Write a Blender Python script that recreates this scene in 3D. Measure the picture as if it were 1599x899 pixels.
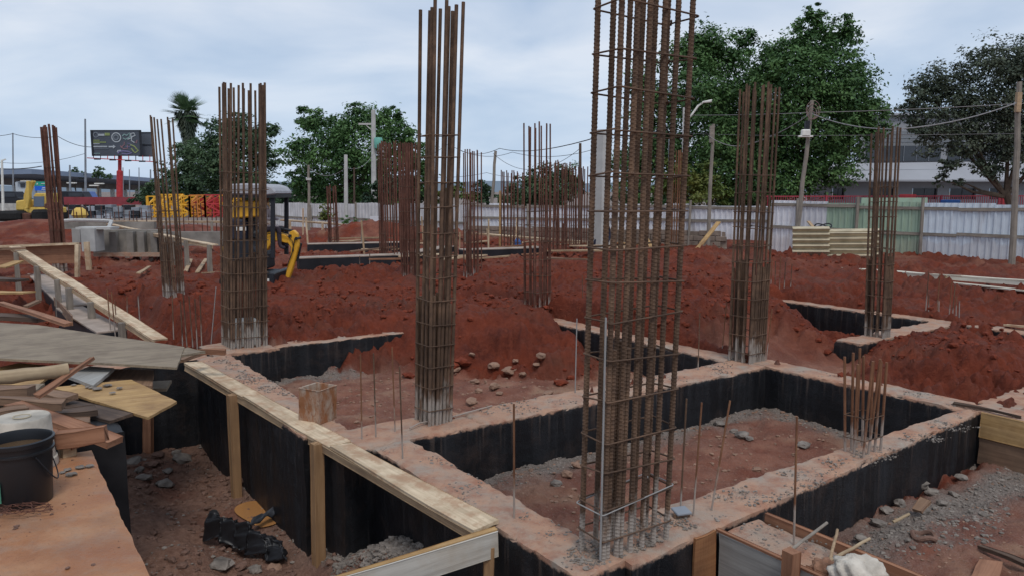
import bpy, bmesh, math, random
import numpy as np
from mathutils import Vector, Matrix, Quaternion
random.seed(7); RNG = np.random.default_rng(11)
S = bpy.context.scene
for o in list(bpy.data.objects): bpy.data.objects.remove(o)

# ------------------------------------------------------------------ camera
EYE = 2.0; FPX = 1200.0; PITCH = math.atan(150 / FPX)      # eye height above the foundation tops
cd = bpy.data.cameras.new('camera'); cam = bpy.data.objects.new('camera', cd)
S.collection.objects.link(cam); S.camera = cam
cd.sensor_fit = 'HORIZONTAL'; cd.sensor_width = 36; cd.lens = 36 * FPX / 1599
cd.clip_start = .05; cd.clip_end = 9000
cam.location = (0, 0, EYE); cam.rotation_euler = (math.pi / 2 - PITCH, 0, 0)

# ------------------------------------------------------------------ sky and light (overcast)
SUN_EL, SUN_ROT = math.radians(58), math.radians(165)
w = bpy.data.worlds.new('World'); S.world = w; w.use_nodes = True
nt = w.node_tree; nt.nodes.clear()
def wn(t, **k):
    n = nt.nodes.new(t)
    for a, b in k.items(): setattr(n, a, b)
    return n
out = wn('ShaderNodeOutputWorld'); bg = wn('ShaderNodeBackground'); bg.inputs[1].default_value = .1
sky = wn('ShaderNodeTexSky', sky_type='NISHITA', sun_disc=False, sun_elevation=SUN_EL, sun_rotation=SUN_ROT)
tc = wn('ShaderNodeTexCoord'); sep = wn('ShaderNodeSeparateXYZ'); nt.links.new(tc.outputs['Generated'], sep.inputs[0])
mz = wn('ShaderNodeMath', operation='MAXIMUM'); nt.links.new(sep.outputs[2], mz.inputs[0]); mz.inputs[1].default_value = 0
az = wn('ShaderNodeMath', operation='ADD'); nt.links.new(mz.outputs[0], az.inputs[0]); az.inputs[1].default_value = .22
dv = wn('ShaderNodeVectorMath', operation='DIVIDE'); cmb = wn('ShaderNodeCombineXYZ')
for i in range(3): nt.links.new(az.outputs[0], cmb.inputs[i])
nt.links.new(tc.outputs['Generated'], dv.inputs[0]); nt.links.new(cmb.outputs[0], dv.inputs[1])
mp = wn('ShaderNodeMapping'); mp.inputs['Scale'].default_value = (1, 1.15, .25); mp.inputs['Location'].default_value = (3.3, 1.2, 0)
nt.links.new(dv.outputs[0], mp.inputs[0])
no = wn('ShaderNodeTexNoise'); no.inputs['Scale'].default_value = 1.35; no.inputs['Detail'].default_value = 7; no.inputs['Roughness'].default_value = .5
no.inputs['Distortion'].default_value = .35
nt.links.new(mp.outputs[0], no.inputs['Vector'])
cr = wn('ShaderNodeValToRGB'); e = cr.color_ramp
e.elements[0].position = .34; e.elements[0].color = (3.7, 4.6, 6.0, 1)
e.elements[1].position = .66; e.elements[1].color = (6.2, 6.6, 7.3, 1)
m_ = e.elements.new(.5); m_.color = (4.9, 5.6, 6.7, 1)
nt.links.new(no.outputs[0], cr.inputs[0])
mx = wn('ShaderNodeMix', data_type='RGBA'); mx.inputs[0].default_value = .86
nt.links.new(sky.outputs[0], mx.inputs[6]); nt.links.new(cr.outputs[0], mx.inputs[7])
hr = wn('ShaderNodeMapRange'); hr.inputs[1].default_value = -.02; hr.inputs[2].default_value = .20; hr.inputs[3].default_value = .62; hr.inputs[4].default_value = 0
nt.links.new(sep.outputs[2], hr.inputs[0])
mh = wn('ShaderNodeMix', data_type='RGBA'); mh.inputs[7].default_value = (4.1, 5.3, 6.9, 1); nt.links.new(hr.outputs[0], mh.inputs[0]); nt.links.new(mx.outputs[2], mh.inputs[6])
nt.links.new(mh.outputs[2], bg.inputs[0]); nt.links.new(bg.outputs[0], out.inputs[0])
sl = bpy.data.lights.new('sun', 'SUN'); sl.energy = 1.15; sl.angle = math.radians(18); sl.color = (1, .95, .88)
sun = bpy.data.objects.new('sun', sl); S.collection.objects.link(sun)
# lamp shines from the sky's sun direction
sd = Vector((math.sin(SUN_ROT) * math.cos(SUN_EL), math.cos(SUN_ROT) * math.cos(SUN_EL), math.sin(SUN_EL)))
sun.rotation_euler = sd.to_track_quat('Z', 'Y').to_euler(); sun.location = (0, 0, 30)
S.view_settings.view_transform = 'Standard'; S.view_settings.look = 'None'
S.view_settings.gamma = 1; S.view_settings.use_curve_mapping = False; S.view_settings.exposure = 0.34

# ------------------------------------------------------------------ geometry helpers
CB, SB = math.cos(math.radians(34.9)), math.sin(math.radians(34.9))   # site grid direction
def W(u, v, z=0): return Vector((u * CB - v * SB, u * SB + v * CB, z))
def UV(p): return (p[0] * CB + p[1] * SB, -p[0] * SB + p[1] * CB)
GRID = Matrix.Rotation(math.radians(34.9), 4, 'Z')
def ray(x, y):
    a = (x - 799.5) / FPX; b = -(y - 449.5) / FPX
    return Vector((a, math.cos(PITCH) + b * math.sin(PITCH), -math.sin(PITCH) + b * math.cos(PITCH)))
def P(x, y, z=0):                 # point of the level plane z seen at photo position x, y
    d = ray(x, y); t = (z - EYE) / d.z; return Vector((d.x * t, d.y * t, z))
def PD(x, y, Y):                  # point at distance Y
    d = ray(x, y); t = Y / d.y; return Vector((d.x * t, Y, EYE + d.z * t))
MW = {}
def link(o, parent=None, M=None):
    S.collection.objects.link(o); M = M or Matrix.Identity(4)
    if parent is not None:
        o.parent = parent; o.matrix_parent_inverse = MW[parent].inverted()
    o.matrix_basis = M; MW[o] = M.copy(); return o
def tag(o, label=None, cat=None, group=None, kind=None, category=None):
    cat = cat or category
    if label: o['label'] = label
    if cat: o['category'] = cat
    if group: o['group'] = group
    if kind: o['kind'] = kind
    return o
def thing(name, loc, label, cat, group=None):
    o = bpy.data.objects.new(name, None); o.empty_display_size = .1
    return tag(link(o, None, Matrix.Translation(loc)), label, cat, group)
def mesh(name, V, F, mats, smooth=False, fm=None):
    me = bpy.data.meshes.new(name); me.from_pydata([tuple(v) for v in V], [], F)
    for m in (mats if isinstance(mats, (list, tuple)) else [mats]): me.materials.append(m)
    if fm: me.polygons.foreach_set('material_index', fm)
    if smooth: me.polygons.foreach_set('use_smooth', [True] * len(F))
    me.update(); return me
def npmesh(name, V, Q, mats, smooth=True, attrs=None):
    me = bpy.data.meshes.new(name); V = np.asarray(V, np.float32); Q = np.asarray(Q, np.int32); k = Q.shape[1]
    me.vertices.add(len(V)); me.vertices.foreach_set('co', V.ravel())
    me.loops.add(Q.size); me.loops.foreach_set('vertex_index', Q.ravel())
    me.polygons.add(len(Q)); me.polygons.foreach_set('loop_start', np.arange(0, Q.size, k, dtype=np.int32))
    me.polygons.foreach_set('use_smooth', np.full(len(Q), smooth))
    for m in (mats if isinstance(mats, (list, tuple)) else [mats]): me.materials.append(m)
    me.update(calc_edges=True)
    for n, (t, d) in (attrs or {}).items():
        a = me.attributes.new(n, t, 'POINT')
        a.data.foreach_set('color' if t == 'FLOAT_COLOR' else 'value', np.asarray(d, np.float32).ravel())
    return me
def ob(name, me, parent=None, M=None, **k): return tag(link(bpy.data.objects.new(name, me), parent, M), **k)
class MB:
    def __init__(s): s.V = []; s.F = []; s.m = []
    def add(s, V, F, mi=0):
        n = len(s.V); s.V += [Vector(v) for v in V]; s.F += [tuple(i + n for i in f) for f in F]; s.m += [mi] * len(F); return s
    def box(s, c, d, R=None, mi=0):
        x, y, z = [a / 2 for a in d]; c = Vector(c)
        V = [Vector((i * x, j * y, k * z)) for i in (-1, 1) for j in (-1, 1) for k in (-1, 1)]
        V = [c + (R @ v if R else v) for v in V]
        return s.add(V, [(0, 1, 3, 2), (4, 6, 7, 5), (0, 4, 5, 1), (2, 3, 7, 6), (0, 2, 6, 4), (1, 5, 7, 3)], mi)
    def bar(s, a, b, w_, t, up=(0, 0, 1), mi=0):         # box from a to b
        a = Vector(a); b = Vector(b); d = b - a; L = d.length; x = d.normalized(); up = Vector(up)
        y = up.cross(x)
        if y.length < 1e-4: y = Vector((0, 1, 0)).cross(x)
        y.normalize(); z = x.cross(y)
        return s.box((a + b) / 2, (L, w_, t), Matrix((x, y, z)).transposed(), mi)
    def tube(s, pts, r, n=8, cap=True, mi=0, r2=None):
        pts = [Vector(p) for p in pts]; base = len(s.V); k = len(pts); rs = r if isinstance(r, (list, tuple)) else [r + ((r2 if r2 is not None else r) - r) * i / max(1, k - 1) for i in range(k)]
        ref = Vector((.13, .27, .95)); prev = None
        for i, p in enumerate(pts):
            d = (pts[min(i + 1, k - 1)] - pts[max(i - 1, 0)]).normalized()
            if prev is None:
                if abs(d.dot(ref)) > .95: ref = Vector((1, 0, .1))
                a = d.cross(ref).normalized()
            else:
                a = (prev - d * prev.dot(d)).normalized()
            prev = a; b = d.cross(a)
            for j in range(n):
                t = 2 * math.pi * j / n; s.V.append(p + (a * math.cos(t) + b * math.sin(t)) * rs[i])
        F = []
        for i in range(k - 1):
            for j in range(n):
                F.append((base + i * n + j, base + i * n + (j + 1) % n, base + (i + 1) * n + (j + 1) % n, base + (i + 1) * n + j))
        if cap: F.append(tuple(base + j for j in range(n))[::-1]); F.append(tuple(base + (k - 1) * n + j for j in range(n)))
        s.F += F; s.m += [mi] * len(F); return s
    def prism(s, poly, axis, mi=0):                       # poly of 3D points pushed along axis
        axis = Vector(axis); n = len(poly); V = [Vector(p) for p in poly] + [Vector(p) + axis for p in poly]
        return s.add(V, [tuple(range(n))[::-1], tuple(range(n, 2 * n))] + [(i, (i + 1) % n, n + (i + 1) % n, n + i) for i in range(n)], mi)
    def lathe(s, prof, c=(0, 0, 0), n=32, mi=0, cap=True):
        base = len(s.V); c = Vector(c)
        for r, z in prof:
            for j in range(n): t = 2 * math.pi * j / n; s.V.append(c + Vector((r * math.cos(t), r * math.sin(t), z)))
        F = []
        for i in range(len(prof) - 1):
            for j in range(n): F.append((base + i * n + j, base + i * n + (j + 1) % n, base + (i + 1) * n + (j + 1) % n, base + (i + 1) * n + j))
        if cap: F.append(tuple(base + j for j in range(n))[::-1]); F.append(tuple(base + (len(prof) - 1) * n + j for j in range(n)))
        s.F += F; s.m += [mi] * len(F); return s
    def build(s, name, mats, parent=None, smooth=False, M=None, bevel=0, **k):
        V = s.V
        if M is not None: Mi = M.inverted(); V = [Mi @ v for v in V]
        me = mesh(name, V, s.F, mats, smooth, s.m)
        if bevel:
            bm = bmesh.new(); bm.from_mesh(me); bmesh.ops.bevel(bm, geom=bm.edges[:], offset=bevel, segments=1, affect='EDGES', clamp_overlap=True); bm.to_mesh(me); bm.free()
        if smooth:
            try: me.shade_auto_smooth(angle=.7) if hasattr(me, 'shade_auto_smooth') else me.set_sharp_from_angle(angle=.7)
            except Exception: pass
        return ob(name, me, parent, M, **k)
# ---- numpy gradient noise
_pm = RNG.permutation(1024)
def n2(x, y, s=0):
    x = np.asarray(x, float) + s * 17.31; y = np.asarray(y, float) - s * 9.77
    xi = np.floor(x).astype(int); yi = np.floor(y).astype(int); xf = x - xi; yf = y - yi
    def g(i, j, fx, fy):
        h = _pm[(_pm[i & 1023] + j) & 1023] * (2 * np.pi / 1024); return np.cos(h) * fx + np.sin(h) * fy
    a = xf * xf * xf * (xf * (xf * 6 - 15) + 10); b = yf * yf * yf * (yf * (yf * 6 - 15) + 10)
    return 1.5 * ((g(xi, yi, xf, yf) * (1 - a) + g(xi + 1, yi, xf - 1, yf) * a) * (1 - b) + (g(xi, yi + 1, xf, yf - 1) * (1 - a) + g(xi + 1, yi + 1, xf - 1, yf - 1) * a) * b)
def fbm(x, y, o=4, s=0):
    r = 0; a = 1
    for i in range(o): r = r + a * n2(x * 2 ** i, y * 2 ** i, s + i); a *= .5
    return r
def ss(a, b, x): t = np.clip((np.asarray(x, float) - a) / (b - a), 0, 1); return t * t * (3 - 2 * t)
def lerp(a, b, t): return a + (b - a) * t

# ------------------------------------------------------------------ materials
def M_(name):
    m = bpy.data.materials.new(name); m.use_nodes = True; t = m.node_tree; b = t.nodes['Principled BSDF']
    b.inputs['Specular IOR Level'].default_value = .25
    return m, t, b
def nd(t, ty, **k):
    n = t.nodes.new(ty)
    for a, b in k.items():
        if a.startswith('i_'): n.inputs[a[2:].replace('_', ' ')].default_value = b
        else: setattr(n, a, b)
    return n
def noise(t, vec, scale, detail=4, rough=.55, map_=None, dist=0):
    n = nd(t, 'ShaderNodeTexNoise'); n.inputs['Scale'].default_value = scale; n.inputs['Detail'].default_value = detail; n.inputs['Roughness'].default_value = rough; n.inputs['Distortion'].default_value = dist
    if map_:
        mp = nd(t, 'ShaderNodeMapping'); mp.inputs['Scale'].default_value = map_; t.links.new(vec, mp.inputs[0]); vec = mp.outputs[0]
    t.links.new(vec, n.inputs['Vector']); return n.outputs[0]
def ramp(t, fac, *stops):
    r = nd(t, 'ShaderNodeValToRGB'); e = r.color_ramp
    while len(e.elements) < len(stops): e.elements.new(.5)
    for el, (p, c) in zip(e.elements, stops): el.position = p; el.color = (c[0], c[1], c[2], 1) if isinstance(c, (tuple, list)) else (c, c, c, 1)
    t.links.new(fac, r.inputs[0]); return r.outputs[0]
def mix(t, f, a, b, mode='MIX'):
    m = nd(t, 'ShaderNodeMix', data_type='RGBA', blend_type=mode)
    for i, v in ((0, f), (6, a), (7, b)):
        if hasattr(v, 'is_output'): t.links.new(v, m.inputs[i])
        elif i == 0: m.inputs[0].default_value = v
        else: m.inputs[i].default_value = (v[0], v[1], v[2], 1)
    return m.outputs[2]
def math_(t, op, a, b=None, c=None):
    m = nd(t, 'ShaderNodeMath', operation=op)
    for i, v in enumerate((a, b, c)):
        if v is None: continue
        if hasattr(v, 'is_output'): t.links.new(v, m.inputs[i])
        else: m.inputs[i].default_value = v
    return m.outputs[0]
def bump(t, b, h, strength=.4, dist=.01, prev=None):
    n = nd(t, 'ShaderNodeBump'); n.inputs['Strength'].default_value = strength; n.inputs['Distance'].default_value = dist
    t.links.new(h, n.inputs['Height'])
    if prev: t.links.new(prev, n.inputs['Normal'])
    t.links.new(n.outputs[0], b.inputs['Normal']); return n.outputs[0]
def co(t, which='Object'): return nd(t, 'ShaderNodeTexCoord').outputs[which]
def pos(t): return nd(t, 'ShaderNodeNewGeometry').outputs['Position']
def plain(name, c, rough=.7, var=.25, scale=6, metal=0, bumps=0.0, spec=.25):
    m, t, b = M_(name); v = pos(t)
    n = noise(t, v, scale, 5, .6); d = tuple(x * (1 - var) for x in c); l = tuple(min(1, x * (1 + var)) for x in c)
    t.links.new(ramp(t, n, (.3, d), (.7, l)), b.inputs['Base Color'])
    b.inputs['Roughness'].default_value = rough; b.inputs['Metallic'].default_value = metal; b.inputs['Specular IOR Level'].default_value = spec
    if bumps: bump(t, b, noise(t, v, scale * 8, 4), bumps, .01)
    return m
def wood(name, c1, c2, c3=None, rough=.75, stain=.5, mud=None):
    m, t, b = M_(name); v = co(t)
    oi = nd(t, 'ShaderNodeObjectInfo'); av = nd(t, 'ShaderNodeVectorMath', operation='ADD'); sc = nd(t, 'ShaderNodeVectorMath', operation='SCALE'); sc.inputs[3].default_value = 37
    t.links.new(oi.outputs['Random'], sc.inputs[0]); t.links.new(v, av.inputs[0]); t.links.new(sc.outputs[0], av.inputs[1]); v = av.outputs[0]
    g = noise(t, v, 1, 6, .62, (1.6, 34, 34), .6); g2 = noise(t, v, 1, 4, .6, (.8, 9, 9), 1.2)
    col = mix(t, ramp(t, g, (.34, 0), (.62, 1)), c1, c2)
    s = ramp(t, noise(t, v, 3.2, 5, .6), (.42, 0), (.68, 1))
    col = mix(t, math_(t, 'MULTIPLY', s, stain), col, c3 or tuple(x * .45 for x in c1))
    col = mix(t, math_(t, 'MULTIPLY', ramp(t, g2, (.55, 0), (.7, 1)), .35), col, tuple(x * .5 for x in c1))
    if mud: col = mix(t, math_(t, 'MULTIPLY', ramp(t, noise(t, v, 5, 6, .7), (.5, 0), (.62, 1)), .75), col, mud)
    t.links.new(col, b.inputs['Base Color']); b.inputs['Roughness'].default_value = rough
    bump(t, b, g, .5, .004); return m
def rust(name, c1, c2, splash=True, ribs=False):
    m, t, b = M_(name); p = pos(t); n = noise(t, p, 14, 5, .65); n_ = noise(t, p, 2.5, 3)
    col = mix(t, ramp(t, n, (.35, 0), (.65, 1)), c1, c2)
    col = mix(t, math_(t, 'MULTIPLY', ramp(t, n_, (.4, 0), (.62, 1)), .6), col, tuple(x * .55 for x in c1))
    if splash:                                           # cement slurry splashed up the lower bars
        sz = nd(t, 'ShaderNodeSeparateXYZ'); t.links.new(p, sz.inputs[0])
        k = math_(t, 'ADD', sz.outputs[2], math_(t, 'MULTIPLY', noise(t, p, 9, 4, .6, (1, 1, .35)), -1.1))
        f = ramp(t, math_(t, 'ADD', k, .5), (.05, 1), (.2, 0))
        col = mix(t, math_(t, 'MULTIPLY', f, .7), col, (.42, .38, .34))
    t.links.new(col, b.inputs['Base Color']); b.inputs['Roughness'].default_value = .82; b.inputs['Metallic'].default_value = .15
    if ribs:
        wv = nd(t, 'ShaderNodeTexWave', wave_type='BANDS', bands_direction='DIAGONAL'); wv.inputs['Scale'].default_value = 28; t.links.new(p, wv.inputs[0])
        bump(t, b, wv.outputs[1], .5, .004)
    else: bump(t, b, n, .3, .002)
    return m
def soil():
    m, t, b = M_('soil'); p = pos(t)
    at = nd(t, 'ShaderNodeAttribute', attribute_name='zone'); sp = nd(t, 'ShaderNodeSeparateColor'); t.links.new(at.outputs[0], sp.inputs[0])
    nA = noise(t, p, 2.2, 7, .65); nB = noise(t, p, 19, 6, .7); nC = noise(t, p, 70, 4, .7)
    fresh = mix(t, ramp(t, nA, (.3, 0), (.7, 1)), (.085, .0155, .0070), (.190, .038, .0165))
    fresh = mix(t, math_(t, 'MULTIPLY', ramp(t, nB, (.45, 0), (.7, 1)), .5), fresh, (.235, .060, .030))
    fresh = mix(t, math_(t, 'MULTIPLY', ramp(t, noise(t, p, .8, 6, .65), (.48, 0), (.66, 1)), .55), fresh, (.125, .055, .037))
    pack = mix(t, ramp(t, nA, (.35, 0), (.65, 1)), (.18, .066, .042), (.32, .150, .100))
    pack = mix(t, math_(t, 'MULTIPLY', ramp(t, noise(t, p, 1.1, 4, .6), (.52, 0), (.64, 1)), .7), pack, (.33, .21, .135))
    pack = mix(t, math_(t, 'MULTIPLY', ramp(t, nC, (.5, 0), (.7, 1)), .45), pack, (.33, .23, .18))
    dark = mix(t, ramp(t, nB, (.35, 0), (.68, 1)), (.16, .082, .056), (.29, .17, .12))
    dark = mix(t, ramp(t, nC, (.62, 0), (.72, 1)), dark, (.36, .30, .26))
    grey = mix(t, ramp(t, nC, (.35, 0), (.65, 1)), (.13, .11, .095), (.31, .27, .235))
    col = mix(t, sp.outputs[0], fresh, pack); col = mix(t, sp.outputs[1], col, dark); col = mix(t, sp.outputs[2], col, grey)
    t.links.new(col, b.inputs['Base Color']); 
    t.links.new(ramp(t, nA, (.35, .75), (.65, .95)), b.inputs['Roughness'])
    h = math_(t, 'ADD', math_(t, 'MULTIPLY', nB, 1.0), math_(t, 'MULTIPLY', nC, .5))
    bump(t, b, h, .9, .035); return m
def foundation():
    m, t, b = M_('foundation'); p = pos(t); sz = nd(t, 'ShaderNodeSeparateXYZ'); t.links.new(p, sz.inputs[0])
    ge = nd(t, 'ShaderNodeNewGeometry'); sn = nd(t, 'ShaderNodeSeparateXYZ'); t.links.new(ge.outputs['True Normal'], sn.inputs[0])
    nA = noise(t, p, 3.1, 6, .62); nB = noise(t, p, 24, 5, .7); nC = noise(t, p, 85, 3, .7)
    top = mix(t, ramp(t, nA, (.34, 0), (.58, 1)), (.33, .275, .225), (.43, .255, .170))
    top = mix(t, math_(t, 'MULTIPLY', ramp(t, noise(t, p, 5.3, 6, .7), (.46, 0), (.64, 1)), .7), top, (.30, .125, .075))
    top = mix(t, math_(t, 'MULTIPLY', ramp(t, nB, (.56, 0), (.72, 1)), .6), top, (.19, .135, .105))
    top = mix(t, math_(t, 'MULTIPLY', ramp(t, nC, (.60, 0), (.72, 1)), .5), top, (.48, .43, .37))
    # bituminous coat brushed on the sides, ragged along its upper edge
    st = noise(t, p, 1, 5, .6, (6, 6, .55)); st2 = noise(t, p, 1, 4, .6, (24, 24, 1.4))
    coat = mix(t, ramp(t, st, (.47, 0), (.72, 1)), (.010, .0105, .0125), (.022, .0225, .026))
    coat = mix(t, math_(t, 'MULTIPLY', ramp(t, st2, (.60, 0), (.80, 1)), .38), coat, (.10, .09, .085))
    wv = nd(t, 'ShaderNodeTexWave', bands_direction='Z'); wv.inputs['Scale'].default_value = 2.4; wv.inputs['Distortion'].default_value = 5; t.links.new(p, wv.inputs[0])
    dr = math_(t, 'MULTIPLY', ramp(t, noise(t, p, 1, 4, .6, (17, 17, .5)), (.55, 0), (.68, 1)), ramp(t, math_(t, 'ADD', sz.outputs[2], math_(t, 'ADD', math_(t, 'MULTIPLY', nA, .5), .35)), (.25, 0), (.6, 1)))
    coat = mix(t, math_(t, 'MULTIPLY', dr, .35), coat, (.20, .14, .11))           # slurry drips below the top edge
    coat = mix(t, math_(t, 'MULTIPLY', ramp(t, noise(t, p, 2.4, 6, .7), (.52, 0), (.70, 1)), .5), coat, (.060, .040, .033))
    edge = math_(t, 'ADD', sz.outputs[2], math_(t, 'MULTIPLY', math_(t, 'SUBTRACT', noise(t, p, 11, 5, .7), .5), .09))
    f = math_(t, 'MULTIPLY', ramp(t, math_(t, 'ADD', edge, .5), (.462, 1), (.478, 0)), ramp(t, sn.outputs[2], (.55, 1), (.75, 0)))
    t.links.new(mix(t, f, top, coat), b.inputs['Base Color'])
    rr = mix(t, f, (.86, .86, .86), ramp(t, st, (.4, .42), (.65, .7))); t.links.new(rr, b.inputs['Roughness'])
    h = math_(t, 'ADD', math_(t, 'MULTIPLY', nB, 1.0), math_(t, 'MULTIPLY', nC, .6)); n1 = bump(t, b, h, .55, .015); bump(t, b, wv.outputs[1], .10, .01, n1)
    return m
def leafmat(name, c1, c2, c3):
    m, t, b = M_(name); at = nd(t, 'ShaderNodeAttribute', attribute_name='rnd')
    n = noise(t, pos(t), .55, 3)
    col = mix(t, at.outputs['Fac'], c1, c2); col = mix(t, math_(t, 'MULTIPLY', ramp(t, n, (.45, 0), (.7, 1)), .6), col, c3)
    t.links.new(col, b.inputs['Base Color']); b.inputs['Roughness'].default_value = .55; b.inputs['Specular IOR Level'].default_value = .3
    tr = nd(t, 'ShaderNodeBsdfTranslucent'); t.links.new(col, tr.inputs[0]); ms = nd(t, 'ShaderNodeMixShader'); ms.inputs[0].default_value = .22
    t.links.new(b.outputs[0], ms.inputs[1]); t.links.new(tr.outputs[0], ms.inputs[2])
    t.links.new(ms.outputs[0], t.nodes['Material Output'].inputs[0]); return m
def slabmat():
    m, t, b = M_('slab_concrete'); p = pos(t); nA = noise(t, p, 1.7, 6, .6); nB = noise(t, p, 26, 5, .7); nC = noise(t, p, 4, 6, .7)
    c = mix(t, ramp(t, nA, (.38, 0), (.62, 1)), (.33, .135, .060), (.43, .235, .130))
    c = mix(t, math_(t, 'MULTIPLY', ramp(t, nC, (.5, 0), (.68, 1)), .55), c, (.31, .235, .18))
    c = mix(t, math_(t, 'MULTIPLY', ramp(t, nB, (.58, 0), (.72, 1)), .5), c, (.25, .11, .07))
    t.links.new(c, b.inputs['Base Color']); t.links.new(ramp(t, nA, (.35, .35), (.6, .8)), b.inputs['Roughness'])
    sp_ = noise(t, p, 60, 4, .75); c2_ = mix(t, math_(t, 'MULTIPLY', ramp(t, sp_, (.56, 0), (.70, 1)), .45), c, (.16, .075, .045)); c2_ = mix(t, math_(t, 'MULTIPLY', ramp(t, noise(t, p, 1.1, 5, .65), (.50, 0), (.62, 1)), .45), c2_, (.20, .085, .042)); t.links.new(c2_, b.inputs['Base Color'])
    bump(t, b, nB, .6, .012); return m
MSOIL = soil(); MFOUND = foundation(); MSLAB = slabmat()
MRUST = rust('rusty_rebar', (.105, .066, .046), (.195, .118, .074))
MRUST2 = rust('orange_rust_rebar', (.20, .09, .05), (.26, .13, .07))
MRUSTR = rust('red_rust_rebar', (.125, .056, .040), (.20, .090, .062))
MRUSTF = rust('rusty_rebar_plain', (.10, .050, .038), (.16, .070, .050), False)
MSTIR = rust('stirrup_steel', (.10, .065, .047), (.19, .115, .075), False)
MWIRE = plain('pale_wire', (.29, .28, .27), .5, .1)
WPALE = wood('pale_pine', (.52, .40, .265), (.70, .56, .39), (.30, .20, .12), stain=.75, mud=(.40, .235, .14))
WSIDE = wood('weathered_pine', (.34, .235, .145), (.48, .34, .21), (.16, .11, .075))
WRED = wood('red_timber', (.25, .115, .065), (.36, .18, .105), (.12, .06, .04))
WBROWN = wood('brown_timber', (.19, .115, .075), (.29, .18, .115), (.08, .052, .04))
WDARK = wood('dark_timber', (.075, .05, .038), (.13, .085, .06), (.04, .03, .025))
WGREY = wood('grey_plywood', (.20, .157, .11), (.30, .238, .168), (.12, .085, .06), stain=.6)
WYEL = wood('yellow_plywood', (.36, .215, .085), (.50, .32, .145), (.20, .11, .055), stain=.7)
WPLYG = wood('concrete_stained_plywood', (.27, .26, .24), (.37, .36, .335), (.18, .165, .15), stain=.4)
WLOG = wood('peeled_log', (.34, .25, .155), (.45, .34, .215), (.17, .115, .07))
WPOLE = wood('grey_pole', (.21, .18, .15), (.31, .27, .225), (.13, .11, .095))
MCONC = plain('grey_concrete', (.40, .385, .36), .85, .3, 2.5, bumps=.3)
MCONCP = plain('pole_concrete', (.47, .46, .44), .85, .15, 2)
def sheetmat(name, c):
    m, t, b = M_(name); p = pos(t); oi = nd(t, 'ShaderNodeObjectInfo')
    k = mix(t, oi.outputs['Random'], tuple(x * .86 for x in c), tuple(min(.9, x * 1.1) for x in c))
    k = mix(t, math_(t, 'MULTIPLY', ramp(t, noise(t, p, 1, 5, .65, (5, 5, .8)), (.54, 0), (.74, 1)), .45), k, (.30, .235, .19))
    sz = nd(t, 'ShaderNodeSeparateXYZ'); t.links.new(p, sz.inputs[0]); f = ramp(t, math_(t, 'ADD', sz.outputs[2], math_(t, 'MULTIPLY', noise(t, p, 2.5, 5, .7), -.9)), (.0, 1), (.18, 0))
    k = mix(t, math_(t, 'MULTIPLY', f, .28), k, (.34, .24, .19))                # mud splashed up from the ground
    t.links.new(k, b.inputs['Base Color']); b.inputs['Roughness'].default_value = .5; b.inputs['Metallic'].default_value = .1
    bump(t, b, noise(t, p, 1.6, 3), .5, .06); return m
MSHEET = sheetmat('white_sheet_metal', (.66, .66, .69)); MSHEETB = sheetmat('pale_blue_sheet_metal', (.58, .64, .70)); MGREEN = sheetmat('pale_green_sheet_metal', (.34, .45, .34))
MFENCEFAR = plain('lime_washed_boards', (.55, .54, .54), .8, .2, 1.5)
MYEL = plain('yellow_paint', (.74, .38, .03), .45, .2, 3, spec=.4)
MYELF = plain('faded_yellow_paint', (.62, .42, .10), .55, .2, 3)
MORG = plain('orange_paint', (.55, .20, .05), .55, .2, 3)
MRED = plain('red_paint', (.46, .045, .05), .5, .2, 3)
MREDRAIL = plain('crimson_rail_paint', (.38, .06, .08), .5, .15, 3)
MBLACK = plain('black_plastic', (.014, .015, .018), .38, .2, 5, spec=.4)
MDARK = plain('dark_machine_paint', (.022, .024, .030), .5, .3, 5)
MRUBBER = plain('rubber_track', (.018, .017, .017), .85, .3, 8)
MGLASS = plain('dark_glass', (.03, .035, .045), .12, .2, 1, spec=.6)
MCABG = plain('cab_glass', (.10, .13, .18), .15, .2, 1, spec=.6)
MGREYC = plain('canopy_grey', (.36, .36, .38), .6, .15, 4)
MWHITE = plain('white_plastic', (.70, .68, .63), .55, .12, 6)
MBUCKW = plain('chalky_white_bucket', (.43, .39, .33), .75, .3, 7, bumps=.15)
MTARP = plain('black_polythene', (.013, .013, .015), .42, .3, 4, spec=.35)
MBARK = plain('bark', (.10, .075, .055), .9, .3, 5, bumps=.5)
MSTONE = plain('broken_stone', (.27, .165, .115), .9, .3, 7, bumps=.5)
MRUBBLE = plain('grey_rubble', (.21, .18, .155), .9, .45, 9, bumps=.6)
MCLOD = plain('red_clod', (.165, .035, .0165), .95, .3, 12, bumps=.7)
MDCLOD = plain('dark_clod', (.17, .10, .075), .95, .35, 12, bumps=.7)
MBLDG = plain('grey_white_wall', (.30, .31, .335), .8, .08, .3)
MBLDGB = plain('pale_band', (.36, .37, .40), .7, .08, .3)
MBLDGD = plain('dark_upper_wall', (.20, .215, .23), .7, .1, .3)
MROOFB = plain('blue_grey_roof', (.22, .27, .36), .6, .1, .1)
MGREYSTEEL = plain('grey_steel', (.24, .26, .29), .5, .15, 2)
MBLOCK = plain('hollow_block', (.22, .17, .135), .95, .3, 3, bumps=.4)
MASB = plain('cream_fibre_cement', (.47, .40, .28), .85, .22, 3, bumps=.2)
MTIN = None
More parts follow.
